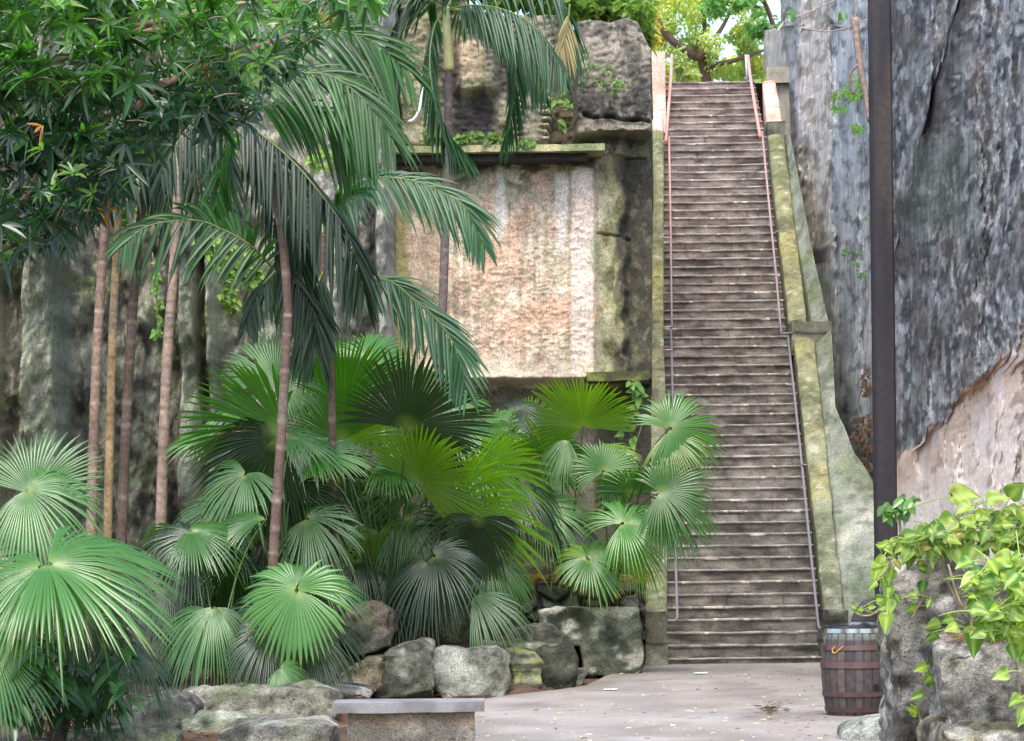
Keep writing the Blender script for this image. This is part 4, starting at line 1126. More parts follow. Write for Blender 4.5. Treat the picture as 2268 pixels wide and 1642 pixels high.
def leaflet(b, p, d, L, w, droop, n, c, seg=4, fold=0.5):
    d = d.normalized(); s = d.cross(n)
    if s.length < 1e-3: s = d.cross(Vector((1, 0, 0)))
    s.normalize(); nn = s.cross(d)
    vs, cs = [], []; prev = p
    for i in range(seg+1):
        t = i/seg
        q = p+d*(L*t)+Vector((0, 0, -droop*L*t*t))
        hw = w*(math.sin(PI*(0.12+0.88*t))**0.7 if t < 1 else 0.0)
        vs += [q-s*hw+nn*hw*fold, q, q+s*hw+nn*hw*fold]; cs += [c, (c[0]*1.25, c[1]*1.2, c[2]*1.1), c]
    fs = []
    for k in range(seg):
        o = k*3; fs += [(o, o+1, o+4, o+3), (o+1, o+2, o+5, o+4)]
    b.add(vs, fs, cs)
def pinnate(pts, L, count, N=(0, -0.4, 1), hang=0.3, fwd=0.55, w=0.016, c=MG, rnd=None, start=0.12, droop=0.45, rach=lin(128, 138, 80), rr=0.014):
    rnd = rnd or random.Random(2); N = Vector(N).normalized()
    sp = spline(pts, 60); b = MB()
    b.tube(sp, [rr*(1-0.75*i/60) for i in range(61)], rach, 6)
    for i in range(count):
        t = start+(1-start)*(i/(count-1)); k = min(59, int(t*60)); fr = t*60-k
        p = sp[k].lerp(sp[k+1], fr); tg = (sp[min(60, k+2)]-sp[max(0, k-1)]).normalized()
        prof = 0.55+0.5*math.sin(PI*min(1, (t-start)/(1-start)*0.8+0.1)); prof *= 1-0.35*ss(0.8, 1, t)
        for sg in (-1, 1):
            sv = tg.cross(N); sv.normalize()
            d = sv*sg*(1-0.35*t)+tg*(fwd+0.5*t*t+rnd.uniform(-.08, .08))+Vector((rnd.uniform(-.06, .06), rnd.uniform(-.06, .06), -hang+rnd.uniform(-.1, .1)))+N*rnd.uniform(-0.05, 0.2)
            br = rnd.uniform(0.6, 1.45); cc = (c[0]*br, c[1]*br, c[2]*br)
            if rnd.random() < 0.05: continue
            d = d+Vector((rnd.gauss(0, .09), rnd.gauss(0, .09), rnd.gauss(0, .07)))
            leaflet(b, p+tg*rnd.uniform(-.02, .02), d, L*prof*rnd.uniform(0.88, 1.08), w*rnd.uniform(0.85, 1.15), droop*rnd.uniform(0.7, 1.3), N, cc, seg=5)
    return b
def barkcol(t, base, ring=26, k0=0):
    r = (t*ring) % 1
    c = mix(base, (base[0]*0.7, base[1]*0.68, base[2]*0.66), ss(-.4, .4, n3(t*14, k0)))
    r2 = (t*ring*1.0+0.35*n3(t*9, k0*3.1)) % 1
    if r2 < 0.10: c = mix(c, lin(176, 164, 150), 0.2+0.35*abs(n3(t*31, k0)))
    elif r2 < 0.2: c = mix(c, (0.03, 0.022, 0.018), 0.35)
    c = mix(c, lin(112, 112, 98), ss(.1, .5, n3(t*6, k0+5))*0.5)
    return c
def palm_trunk(pxs, Y, w, root, base=lin(128, 100, 86), dz=None, k0=0):
    pts = [P(x, y, Y) for x, y in pxs]
    pts[0].z = min(pts[0].z, bedz(pxs[0][0], Y)-0.02)
    sp = spline(pts, 160); b = MB()
    rad = [w*Y/F*(1.18-0.3*i/160)*(1+0.05*(1 if (i % 6) == 0 else 0)+0.01*n3(i*0.3, k0)) for i in range(161)]
    b.tube(sp, rad, lambda t: barkcol(t, base, 27, k0), 14)
    return b.build('trunk', M_BARK, parent=root)
def fronds(root, lst, Yc, seed=0, **kw):
    rnd = random.Random(seed)
    for f in lst:
        pts = [P(x, y, Yc+dy) for x, y, dy in f['p']]
        a = dict(kw); a.update({k: v for k, v in f.items() if k != 'p'})
        bb = pinnate(pts, rnd=rnd, **a)
        bb.build('frond', M_PINN, parent=root, origin=pts[0])

# ================================================================== FAN PALMS
FG_ = 'fan palms in the planting bed'
fanpalm('big fan palm in the left corner with wide pale green leaves over a glossy shrub', (120, 1600), [
    (74, 1096, 185, 82, 'F', 'm', 1.0, 0.12, 170), (58, 1086, 165, -30, 'T', 'b', 0.6, 0.35, 230),
    (157, 1212, 235, 14, 'H', 'b', 0.2, 0.22, 170), (105, 1250, 262, -12, (0.05, -0.5, 0.86), 'b', -0.4, 0.26, 210), (92, 1256, 190, -125, (-.1, -0.6, 0.8), 'b', -0.2, 0.35, 230),
    (-15, 1440, 150, -35, 'T', 'm', -0.6, 0.4, 260), (240, 1420, 110, -80, 'T', 'd', 0.5, 0.5, 200), (290, 1425, 110, -45, 'T', 'd', 0.8, 0.5, 90),
    (180, 1350, 150, -60, 'T', 'd', 0.6, 0.5, 220), (30, 1380, 150, -110, 'T', 'd', 0.4, 0.5, 240), (-60, 1260, 180, 10, 'T', 'm', 0.9, 0.3, 240)], 20.2, FG_, seed=1)
fanpalm('low fan palm with a round spiky pale leaf facing the path, below the leaning trunk', (648, 1500), [(600, 1400, 120, -100, 'T', 'd', 0.3, 0.4, 230), (690, 1410, 100, -70, 'T', 'd', 0.4, 0.5, 200),
    (657, 1308, 128, -95, 'F', 'b', 0, 0.2, 330), (655, 1302, 115, 150, 'T', 'm', 0.5, 0.25, 200), (690, 1290, 130, 25, 'H', 'm', 0.6, 0.3, 120),
    (620, 1480, 70, -35, 'T', 'b', -0.3, 0.35, 200), (590, 1350, 120, 190, 'T', 'd', 0.9, 0.4, 200), (720, 1380, 90, -60, 'T', 'd', 0.8, 0.5, 200)], 25.2, FG_, seed=2)
fanpalm('drooping fan palm with a folded yellowish leaf, left of the round spiky one', (480, 1500), [
    (472, 1345, 120, -105, 'T', 'b', 0, 0.35, 130), (478, 1346, 125, -55, 'T', 'm', 0.2, 0.5, 110), (462, 1350, 130, -150, 'T', 'm', 0.3, 0.5, 120),
    (420, 1176, 130, -12, 'H', 'm', 0.6, 0.3, 200), (430, 1190, 110, 200, 'T', 'd', 0.8, 0.4, 200), (520, 1250, 120, -60, 'L', 'd', 1.2, 0.5, 240), (380, 1300, 110, -70, 'T', 'd', 1.0, 0.5, 240), (590, 1150, 130, 170, 'H', 'm', 0.9, 0.2, 110)], 25.9, FG_, seed=3)
fanpalm('fan palm behind the leaning trunk, tiers of leaves from pale upright to dark green', (640, 1420), [
    (612, 852, 145, 128, 'F', 'b', 0.8, 0.08, 110), (618, 846, 95, -12, 'T', 'b', 1.0, 0.3, 180), (622, 955, 195, 140, 'U', 'm', 0.0, 0.1, 150),
    (618, 975, 165, 205, 'U', 'd', 0.1, 0.3, 180), (545, 1050, 105, -115, 'T', 'b', -0.1, 0.3, 250), (640, 970, 120, 10, 'H', 'b', 0.6, 0.25, 200),
    (650, 1080, 130, -70, 'U', 'd', 0.5, 0.4, 240), (480, 960, 110, 165, 'H', 'b', 0.9, 0.2, 150), (560, 1180, 130, -80, 'U', 'd', 0.8, 0.4, 260), (700, 1010, 120, 0, 'H', 'b', 0.7, 0.2, 200), (560, 900, 120, 150, 'H', 'b', 1.2, 0.2, 200), (500, 1120, 110, 200, 'T', 'm', 0.6, 0.3, 240), (680, 1150, 120, -30, 'T', 'm', 0.4, 0.4, 240)], 28.0, FG_, seed=4)
fanpalm('tallest fan palm in the middle, with a dark round leaf on a long stalk', (850, 1430), [
    (758, 980, 150, 97, 'U', 'm', -0.2, 0.05, 130), (762, 890, 165, 88, 'U', 'm', 0.7, 0.05, 150), (766, 976, 130, 30, 'U', 'y', 0.0, 0.1, 80),
    (898, 952, 178, 68, 'U', 'd', -0.3, 0.05, 210), (905, 960, 130, -40, 'U', 'd', 0.1, 0.15, 120),
    (920, 1070, 150, 50, 'U', 'y', -0.1, 0.1, 200), (1000, 1125, 190, 22, 'U', 'y', 0.0, 0.15, 120), (935, 1082, 120, 130, 'U', 'm', 0.2, 0.2, 160),
    (985, 935, 150, 5, 'H', 'b', 0.9, 0.25, 200), (1010, 1010, 160, 10, 'H', 'b', 0.8, 0.25, 170), (800, 870, 110, 60, 'T', 'b', 1.2, 0.3, 220), (700, 900, 120, -20, 'T', 'b', 1.3, 0.3, 220),
    (1060, 1150, 100, -95, 'U', 'd', -0.2, 0.3, 230), (840, 1180, 95, -80, 'U', 'y', 0.3, 0.4, 260), (730, 1060, 140, -50, 'U', 'd', 0.9, 0.4, 240), (860, 1010, 140, 10, 'H', 'b', 0.5, 0.25, 220), (820, 800, 120, 70, 'T', 'b', 1.4, 0.15, 200), (960, 880, 120, 40, 'T', 'b', 1.2, 0.2, 240), (1060, 1040, 130, 10, 'U', 'y', 0.3, 0.15, 160), (700, 1130, 120, 190, 'T', 'm', 0.5, 0.4, 240), (900, 1150, 110, -20, 'T', 'm', 0.4, 0.4, 240)], 30.3, FG_, seed=5)
fanpalm('dark blue green fan palm with drooping leaves over the rock row', (960, 1420), [
    (961, 1232, 125, -12, 'T', 'd', -0.3, 0.45, 220), (1046, 1322, 135, -38, 'T', 'm', -0.5, 0.4, 110), (950, 1250, 110, -110, 'T', 'd', 0, 0.6, 220), (1080, 1230, 100, -50, 'T', 'm', 0.4, 0.5, 200),
    (800, 1240, 120, 160, 'H', 'd', 0.5, 0.4, 240), (860, 1260, 120, -60, 'T', 'd', 0.4, 0.6, 240), (1000, 1180, 120, 60, 'L', 'd', 0.6, 0.3, 240), (740, 1200, 130, 0, 'T', 'm', 0.7, 0.5, 240)], 30.2, FG_, seed=6)
ORT = lin(150, 124, 72)
fanpalm('fan palm on the terrace with yellow green upright leaves against the pink wall', (1250, 1290, 1.15), [
    (1176, 962, 95, 52, 'U', 'y', 0.0, 0.1, 140), (1292, 948, 125, 98, 'U', 'y', -0.2, 0.05, 220), (1258, 975, 80, -120, 'T', 'b', -0.4, 0.4, 120),
    (1130, 955, 100, 130, 'H', 'm', 0.6, 0.3, 200), (1195, 1124, 115, 0, 'T', 'b', -0.6, 0.3, 260), (1230, 1050, 100, 170, 'T', 'b', 0.2, 0.3, 240), (1330, 1000, 90, 30, 'H', 'y', 0.4, 0.3, 150),
    (1110, 1040, 110, 20, 'U', 'y', 0.1, 0.2, 160), (1210, 1010, 95, 60, 'U', 'm', 0.5, 0.2, 240), (1100, 960, 110, 60, 'T', 'b', 0.9, 0.3, 240)], 34.6, FG_, tipc=None, seed=7)
fanpalm('fan palm leaning over the left parapet, its round glossy leaves hiding part of the handrail', (1350, 1330, 1.0), [
    (1336, 1045, 85, 60, 'F', 'b', -0.2, 0.12, 320), (1484, 950, 115, 25, 'F', 'b', -1.2, 0.15, 290), (1478, 962, 95, -60, 'T', 'y', -1.1, 0.2, 160), (1462, 1092, 118, 10, 'F', 'm', -1.4, 0.18, 270), (1470, 1108, 120, -50, 'F', 'm', -1.3, 0.25, 140),
    (1378, 1160, 110, 40, 'T', 'b', -1.0, 0.25, 310), (1398, 1095, 85, 110, 'U', 'm', -0.4, 0.2, 240), (1304, 1240, 84, -45, 'T', 'b', -0.9, 0.22, 290), (1300, 1235, 80, 140, 'T', 'y', -0.8, 0.3, 160), (1322, 1250, 70, -95, 'T', 'm', -0.6, 0.3, 150),
    (1250, 1150, 90, -90, 'T', 'd', 0.2, 0.4, 240), (1400, 1200, 90, -80, 'T', 'y', -0.6, 0.4, 200)], 33.9, FG_, tipc=ORT, seed=8)
# dense darker fan palms filling the bed behind
rf = random.Random(77)
for q, (x0, x1, y0, y1, Yq, bx_, lab) in enumerate(((250, 430, 1130, 1400, 28.6, 330, 'shaded low fan palm at the feet of the four slender trunks'), (450, 720, 1000, 1300, 31.4, 560, 'shaded fan palm at the back of the bed, left of the tall central one'),
        (700, 960, 1000, 1300, 32.3, 830, 'shaded fan palm deep behind the tall central stalks'),
        (930, 1160, 900, 1260, 33.2, 1050, 'shaded fan palm between the central and the terrace fan palms'),
        (380, 600, 1150, 1380, 29.4, 430, 'shaded low fan palm in front of the slender trunks'))):
    lv = []
    for _ in range(13):
        lv.append((rf.uniform(x0, x1), rf.uniform(y0, y1), rf.uniform(70, 115), rf.uniform(-150, 60), rf.choice('TTUHL'), rf.choice('ddmm'), rf.uniform(-.5, .8), rf.uniform(.3, .6), rf.uniform(180, 290)))
    fanpalm(lab, (bx_, 1400), lv, Yq, FG_, seed=20+q)

# glossy broad shrub lower left
def broad_leaf(b, p, d, L, w, c, n=Vector((0, -0.5, 1)), droop=0.5, seg=5, fold=0.3):
    leaflet(b, p, d, L, w, droop, n, c, seg=seg, fold=fold)
rnd = random.Random(5)
SH = empty('broadleaf_shrub', G(150, 1600, 0.05), 'glossy broad leaved shrub under the big left fan palm', 'shrub')
bs, bl = MB(), MB()
base = G(150, 1612, 0.05)
for i in range(26):
    e = P(rnd.uniform(20, 300), rnd.uniform(1405, 1560), 20.0+rnd.uniform(-.6, .6))
    pts = bez(base+Vector((rnd.uniform(-.25, .25), rnd.uniform(-.2, .2), -0.05)), (base+e)/2+Vector((0, 0, 0.25)), e, 8)
    bs.tube(pts, 0.008, lin(70, 80, 48), 5)
    for j in range(6):
        a = rnd.uniform(0, 2*PI); d = Vector((math.cos(a), math.sin(a)*0.8-0.2, rnd.uniform(-.9, .3)))
        cc = mix((0.02, 0.065, 0.02), (0.045, 0.12, 0.035), rnd.random())
        broad_leaf(bl, e+Vector((0, 0, -0.03*j)), d, rnd.uniform(.16, .27), rnd.uniform(.028, .045), cc, droop=rnd.uniform(.3, .9))
bs.build('stems', M_BARK, parent=SH); bl.build('leaves', M_SHRUB, parent=SH)

# ================================================================== FEATHER PALMS
PG = 'slender feather palms'
T1 = empty('feather_palm', G(604, 1560), 'leaning brown palm trunk in front of the fan palms with dark arching fronds', 'palm', PG)
palm_trunk([(590, 1560), (600, 1350), (608, 1190), (622, 980), (632, 800), (637, 670), (618, 480), (575, 330), (540, 240)], 26.3, 10.0, T1, lin(98, 78, 68), k0=1)
D1, D2 = (0.007, 0.018, 0.008), (0.010, 0.032, 0.009)
G1, G2 = (0.007, 0.024, 0.006), (0.018, 0.075, 0.009)
fronds(T1, [
  dict(p=[(505, 262, 0), (560, 285, -.1), (640, 350, -.2), (710, 430, -.3), (770, 520, -.3), (806, 640, -.3)], L=0.72, count=54, hang=0.9, c=G1, N=(0, -0.8, 1), w=0.021, fwd=0.75),
  dict(p=[(530, 250, .2), (570, 330, .2), (620, 420, .3), (660, 540, .3), (672, 660, .3)], L=0.62, count=38, hang=0.9, c=G1, N=(0.3, -.8, .5), w=0.021, fwd=0.8),
  dict(p=[(520, 240, 0), (600, 120, .2), (700, 70, .3), (800, 80, .3), (896, 150, .3)], L=0.82, count=46, hang=0.3, c=G2, N=(0, -1, 0.35), w=0.022, fwd=0.8),
  dict(p=[(520, 240, 0), (620, 175, 0), (720, 165, -.1), (800, 215, -.2), (866, 300, -.3)], L=0.72, count=44, hang=0.5, c=G2, N=(0, -1, 0.5), w=0.021, fwd=0.8),
  dict(p=[(540, 240, 0), (640, 235, .4), (730, 270, .6), (790, 345, .7)], L=0.6, count=34, hang=0.4, c=G2, N=(0, -1, 0.3), w=0.02, fwd=0.8),
  dict(p=[(600, 590, .1), (560, 548, -.1), (500, 512, -.2), (430, 488, -.3), (330, 500, -.4), (275, 540, -.5)], L=0.55, count=36, hang=0.4, c=G2, N=(0, -1, 0.25), w=0.024, fwd=0.55, start=0.05),
  dict(p=[(530, 255, 0), (470, 250, -.2), (410, 290, -.3), (360, 380, -.4)], L=0.5, count=26, hang=0.7, c=G1, N=(0, -0.8, .6), w=0.02),
  dict(p=[(530, 260, 0), (500, 330, .4), (485, 400, .5), (478, 470, .5)], L=0.42, count=22, hang=0.8, c=G2, N=(0, -0.8, .6), w=0.02),
  dict(p=[(610, 600, .2), (575, 640, .2), (556, 680, .2), (548, 710, .2)], L=0.3, count=14, hang=1.0, c=G1, N=(0, -1, .3), w=0.022),
  dict(p=[(622, 560, .2), (650, 620, .2), (690, 670, .2), (700, 760, .2)], L=0.45, count=26, hang=0.9, c=G1, N=(0, -1, .3), w=0.022),
], 26.3, seed=3)
T1b = empty('feather_palm', G(700, 1500), 'small feather palm behind the leaning trunk, two pale glossy fronds reaching over the pink wall', 'palm', PG)
palm_trunk([(742, 1480), (738, 1200), (735, 900), (728, 740), (715, 640), (716, 520)], 28.8, 8, T1b, lin(104, 84, 70), k0=2)
L1 = (0.03, 0.085, 0.036)
fronds(T1b, [
  dict(p=[(716, 600, 0), (772, 615, -.2), (860, 622, -.4), (912, 660, -.5), (965, 706, -.6), (1008, 769, -.7), (1034, 862, -.8)], L=0.62, count=70, hang=0.5, c=L1, N=(-.25, -0.75, 0.7), w=0.019, fwd=1.0, start=0.15, droop=.25),
  dict(p=[(716, 520, 0), (765, 425, -.1), (825, 395, -.3), (912, 400, -.4), (982, 427, -.5), (1030, 460, -.6), (1072, 545, -.7)], L=0.60, count=64, hang=0.4, c=L1, N=(-.1, -0.8, 0.6), w=0.02, fwd=0.95, start=0.12, droop=.35),
  dict(p=[(716, 520, 0), (740, 470, -.2), (770, 440, -.5), (800, 430, -.8)], L=0.45, count=22, hang=0.2, c=L1, N=(0, -1, .2), w=0.03, fwd=0.7),
  dict(p=[(716, 600, 0), (700, 640, -.3), (690, 700, -.5), (700, 770, -.6)], L=0.6, count=34, hang=1.2, c=D2, N=(0, -1, .3), w=0.02),
  dict(p=[(716, 560, 0), (660, 540, 0), (620, 570, 0), (590, 640, 0)], L=0.6, count=34, hang=1.0, c=D2, N=(0, -.6, .8), w=0.02),
  dict(p=[(716, 520, 0), (700, 430, .3), (650, 380, .5), (590, 400, .6)], L=0.6, count=34, hang=1.0, c=D2, N=(0, -.6, .8), w=0.02),
], 28.8, seed=4)
T2 = empty('feather_palm', G(968, 1480), 'tall slim palm in front of the pink wall with a yellow crownshaft and hanging fronds', 'palm', PG)
palm_trunk([(962, 1480), (966, 1000), (974, 820), (982, 640), (987, 480), (991, 330), (994, 150)], 31.0, 9.5, T2, lin(112, 98, 96), k0=3)
b = MB(); b.tube(spline([P(994, 156, 31), P(993, 100, 31), P(989, 52, 31), P(988, 15, 31)], 20), [0.062, 0.066]+[0.064-0.0012*i for i in range(19)], lambda t: mix(lin(206, 196, 130), lin(170, 182, 130), t), 14)
b.build('crownshaft', M_METAL, parent=T2)
D3 = (0.02, 0.062, 0.024)
fronds(T2, [
  dict(p=[(988, 20, 0), (962, 60, -.3), (952, 140, -.5), (965, 230, -.6), (996, 300, -.6), (1048, 358, -.6)], L=0.42, count=74, hang=1.3, c=D3, N=(-.6, -0.7, 0.4), w=0.016, fwd=1.0),
  dict(p=[(990, 20, 0), (1052, 12, -.2), (1122, 24, -.3), (1190, 66, -.4), (1248, 160, -.5)], L=0.62, count=64, hang=1.0, c=D3, N=(0, -0.6, 1), w=0.017, fwd=0.8),
  dict(p=[(990, 20, 0), (1070, 30, .2), (1130, 90, .3), (1142, 190, .3), (1118, 318, .3)], L=0.45, count=64, hang=1.2, c=D3, N=(.5, -0.7, 0.4), w=0.016, fwd=1.0),
  dict(p=[(990, 20, 0), (1040, 20, .5), (1110, 50, .6), (1170, 120, .7), (1205, 200, .7)], L=0.5, count=54, hang=1.2, c=D3, N=(0, -0.6, 1), w=0.016, fwd=0.8),
  dict(p=[(988, 20, 0), (940, 0, .2), (895, 20, .3), (868, 90, .4), (850, 170, .4)], L=0.55, count=54, hang=1.0, c=D3, N=(0, -0.6, 1), w=0.016, fwd=0.8),
  dict(p=[(988, 15, 0), (960, -40, .2), (900, -70, .3), (820, -40, .4), (780, 30, .4)], L=0.6, count=54, hang=0.9, c=D3, N=(0, -0.6, 1), w=0.016),
  dict(p=[(990, 15, 0), (1030, -40, .2), (1120, -60, .3), (1230, -20, .4), (1262, 60, .5), (1240, 140, .5)], L=0.6, count=60, hang=0.9, c=D3, N=(0, -0.6, 1), w=0.016),
  dict(p=[(988, 15, 0), (985, -60, -.3), (1000, -120, -1), (1040, -110, -1.8)], L=0.6, count=40, hang=0.6, c=D3, N=(0, -0.6, 1), w=0.016),
], 31.0, seed=5)
# dry hanging frond
b = pinnate([P(1262, 10, 31), P(1255, 70, 31), P(1240, 110, 31), P(1215, 150, 31)], 0.4, 26, N=(0, -1, .2), hang=1.2, c=lin(148, 128, 100), rnd=random.Random(3), w=0.012)
b.build('dry_frond', M_PINN, parent=T2)

left4 = [([(196, 1500), (205, 1060), (216, 760), (232, 500), (246, 330)], 10.5, lin(130, 108, 94), 29.6, 'leftmost of the four slender palm trunks by the dark cliff, reddish brown'),
         ([(232, 1500), (240, 1100), (248, 780), (258, 560), (268, 370)], 9, lin(164, 138, 100), 30.0, 'second slender palm trunk from the left, the yellowish thin one'),
         ([(262, 1500), (272, 1120), (288, 780), (308, 520), (332, 340)], 10.5, lin(104, 88, 76), 30.4, 'third slender palm trunk from the left, darker brown and leaning right'),
         ([(350, 1500), (358, 1112), (370, 800), (384, 600), (400, 300)], 11, lin(142, 122, 108), 29.2, 'rightmost of the four slender trunks, grey brown beside the pale rib of rock')]
for q, (pts, w, bc, Yq, lab) in enumerate(left4):
    R_ = empty('feather_palm', G(pts[0][0], 1560), lab, 'palm', PG)
    palm_trunk(pts, Yq, w, R_, bc, k0=5+q)
    x, y = pts[-1]
    rr_ = random.Random(40+q)
    fr = []
    for k, (dx, dy) in enumerate(((-180, 60), (-100, 150), (110, 160), (60, -140))):
        dx += rr_.uniform(-30, 30); dy += rr_.uniform(-30, 30)
        fr.append(dict(p=[(x, y, 0), (x+dx*0.35, y-70+dy*.1, .1), (x+dx*0.75, y-50+dy*0.35, .1), (x+dx, y+dy, .0)], L=0.5, count=28, hang=0.8, c=D2, N=(0, -0.8, .8), w=0.02))
    fronds(R_, fr, Yq, seed=50+q)

# ================================================================== TOP LEFT LEAFY TREE
rnd = random.Random(11)
TR = empty('leafy_tree', Vector((P(-260, 1600, 13.2).x, 13.2, 0.05)), 'leafy tree filling the upper left corner, narrow whorled leaves on pale branches', 'tree')
bb, bl = MB(), MB()
BR = [[(-260, 1900), (-250, 1300), (-200, 800), (-140, 560), (-60, 430)],
      [(-140, 560), (0, 500), (60, 430), (140, 290), (220, 262), (300, 240)], [(-60, 430), (60, 340), (135, 296), (190, 285)], [(195, 270), (168, 215), (210, 180), (260, 168)],
      [(300, 240), (335, 205), (350, 190)], [(-140, 560), (-60, 250), (60, 110), (220, 80), (420, 60), (560, 40)], [(-60, 250), (100, 150), (210, 105), (320, 60)],
      [(220, 80), (380, 40), (520, 10), (700, 0)], [(350, 190), (420, 160), (520, 120), (640, 80)], [(0, 500), (80, 530), (150, 470), (220, 470)], [(-60, 430), (0, 545), (90, 520)]]
tips = []
for k, pth in enumerate(BR):
    pts = spline([P(x, y, 13.2+0.35*n3(x*.009, y*.009)) for i, (x, y) in enumerate(pth)], 24)
    r0 = 0.10 if k == 0 else 0.022
    bb.tube(pts, [r0*(1-0.6*i/24) for i in range(25)], mix(lin(136, 112, 92), lin(168, 140, 116), rnd.random()), 8)
def shb(px):
    return interp([(-60, 590), (0, 570), (100, 545), (180, 505), (240, 470), (300, 400), (380, 340), (470, 300), (540, 290), (600, 200), (680, 140), (760, 90), (860, 20)], px)
def whorl(p, s, cc):
    ax = Vector((rnd.uniform(-.8, .8), rnd.uniform(-.9, .1), rnd.uniform(-.5, .9))).normalized()
    a = ax.cross(Vector((0.3, 0.2, 1))).normalized(); c = ax.cross(a)
    n = rnd.randint(6, 10); t0 = rnd.uniform(0, 6)
    for i in range(n):
        t = t0+i*2*PI/n+rnd.uniform(-.2, .2)
        d = (a*math.cos(t)+c*math.sin(t))*rnd.uniform(.7, 1)+ax*rnd.uniform(0.1, 0.9)
        br = rnd.uniform(.65, 1.4)
        leaflet(bl, p+d*0.01, d, s*rnd.uniform(.75, 1.15), s*rnd.uniform(.08, .125), rnd.uniform(.05, .5), ax, (cc[0]*br, cc[1]*br, cc[2]*br), seg=4, fold=.35)
cnt = 0
while cnt < 1350:
    px, py = rnd.uniform(-80, 860), rnd.uniform(-70, 580)
    lim = shb(px)+26*n3(px*0.02, 3)
    if py > lim: continue
    f = fb(px*0.011, py*0.014, 3, 2)
    edge = (lim-py)/120
    if f < -0.05 and edge < 4 and rnd.random() < 0.88: continue
    if px > 400 and rnd.random() < (0.15+ (px-400)/800): continue
    if edge < 1 and rnd.random() > 0.35+0.65*edge: continue
    q = P(px, py, 13.2+rnd.uniform(-0.9, 1.0))
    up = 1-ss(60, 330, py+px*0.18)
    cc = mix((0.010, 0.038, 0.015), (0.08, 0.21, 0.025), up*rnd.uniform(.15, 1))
    if rnd.random() < 0.10: cc = mix(cc, (0.13, 0.26, 0.04), .7)
    if rnd.random() < 0.006: cc = (0.35, 0.14, 0.03)
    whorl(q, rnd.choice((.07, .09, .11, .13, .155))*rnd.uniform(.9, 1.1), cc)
    if rnd.random() < 0.5:
        e = q+Vector((rnd.uniform(-.14, .05), rnd.uniform(-.05, .05), rnd.uniform(-.12, .04)))
        bb.tube([e, (e+q)/2+Vector((0, 0, .01)), q], 0.0035, lin(120, 112, 84), 4)
    cnt += 1
bb.build('branches', M_BARK, parent=TR); bl.build('crown', M_SHRUB, parent=TR)

# ================================================================== TREES BEYOND THE TOP OF THE STEPS
ZT = Z1+(NST-1)*RISE
b = MB(); b.add([Vector((-30, 51.3, ZT-0.01)), Vector((40, 51.3, ZT-0.01)), Vector((40, 130, ZT-0.01)), Vector((-30, 130, ZT-0.01))], [(0, 1, 2, 3)], lin(130, 118, 100))
wx = P(1700, 200, 51.3).x
b.add([Vector((wx, 51.45, ZT-5)), Vector((wx+6, 51.45, ZT-5)), Vector((wx+6, 51.45, ZT+0.5)), Vector((wx, 51.45, ZT+0.35))], [(0, 1, 2, 3)], lin(176, 170, 154))
tag(b.build('upper_ground', M_SOIL, smooth=False), kind='structure')
def cloud_tree(label, trunk, clumps, n, size, cfun, seed, group, limbs=(), tw=0.22, tc=lin(84, 62, 48), lw=0.34, zbase=ZT):
    rnd = random.Random(seed)
    base = Vector(trunk[0]); root = empty('tree', (base.x, base.y, zbase), label, 'tree', group)
    b = MB(); sp = spline(trunk, 20); b.tube(sp, [tw*(1-0.5*i/20) for i in range(21)], tc, 10)
    for lm in limbs:
        sp = spline(lm, 14); b.tube(sp, [tw*0.55*(1-0.7*i/14) for i in range(15)], tc, 8)
    b.build('trunk', M_BARK, parent=root)
    b = MB()
    for i in range(n):
        c, r = clumps[rnd.randrange(len(clumps))]
        while True:
            v = Vector((rnd.uniform(-1, 1), rnd.uniform(-1, 1), rnd.uniform(-1, 1)))
            if v.length < 1: break
        p = Vector((c.x+v.x*r[0], c.y+v.y*r[1], c.z+v.z*r[2]))
        if fb(p.x*1.6, p.y*0.4, p.z*1.6, 3) < -0.08: continue
        d = Vector((rnd.uniform(-1, 1), rnd.uniform(-1, 1), rnd.uniform(-.9, .5)))
        nn = Vector((rnd.uniform(-1, 1), rnd.uniform(-1, .4), rnd.uniform(-.2, 1))).normalized()
        s = size*rnd.uniform(.6, 1.3)
        leaflet(b, p, d, s, s*lw, 0.3, nn, cfun(p, rnd), seg=3, fold=.2)
    b.build('crown', M_BRIGHT, parent=root)
    return root
TGp = 'trees beyond the top of the steps'
def ygc(p, r):
    k = fb(p.x*0.9, p.y*0.5, p.z*0.9, 2)
    c = mix((0.58, 0.68, 0.24), (0.34, 0.48, 0.16), ss(-.3, .3, k)); c = mix(c, (0.60, 0.54, 0.12), ss(0.15, 0.5, n3(p.x*1.4, p.z*1.4, 5))*0.6)
    br = r.uniform(.7, 1.35); return (c[0]*br, c[1]*br, c[2]*br)
def cl(px, py, Y, rx, ry, dy=1.0): return (P(px, py, Y), (rx*Y/F, dy, ry*Y/F))
TC = P(1530, 140, 60)
cloud_tree('yellow green tree with a dark leaning limb beyond the top of the steps', [Vector((TC.x+0.6, 61, ZT)), P(1560, 150, 60.5), P(1530, 120, 60), P(1468, 68, 59.6), P(1420, -40, 59.6)],
    [cl(1450, 30, 60, 85, 60), cl(1540, 25, 60, 70, 55), cl(1600, 80, 60, 80, 45), cl(1520, 90, 61, 80, 45), cl(1640, 40, 60, 60, 60), cl(1580, 150, 61, 95, 30), cl(1430, 80, 61, 50, 60), cl(1670, 130, 61, 40, 50), cl(1500, -20, 60, 150, 40)], 16000, 0.095, ygc, 1, TGp,
    limbs=[[P(1545, 130, 60), P(1600, 60, 60), P(1640, -30, 60)], [P(1530, 120, 60), P(1560, 60, 60.4), P(1545, -20, 60)], [P(1560, 150, 60.5), P(1640, 130, 60), P(1720, 100, 60)]], tw=0.15, tc=lin(92, 78, 66))
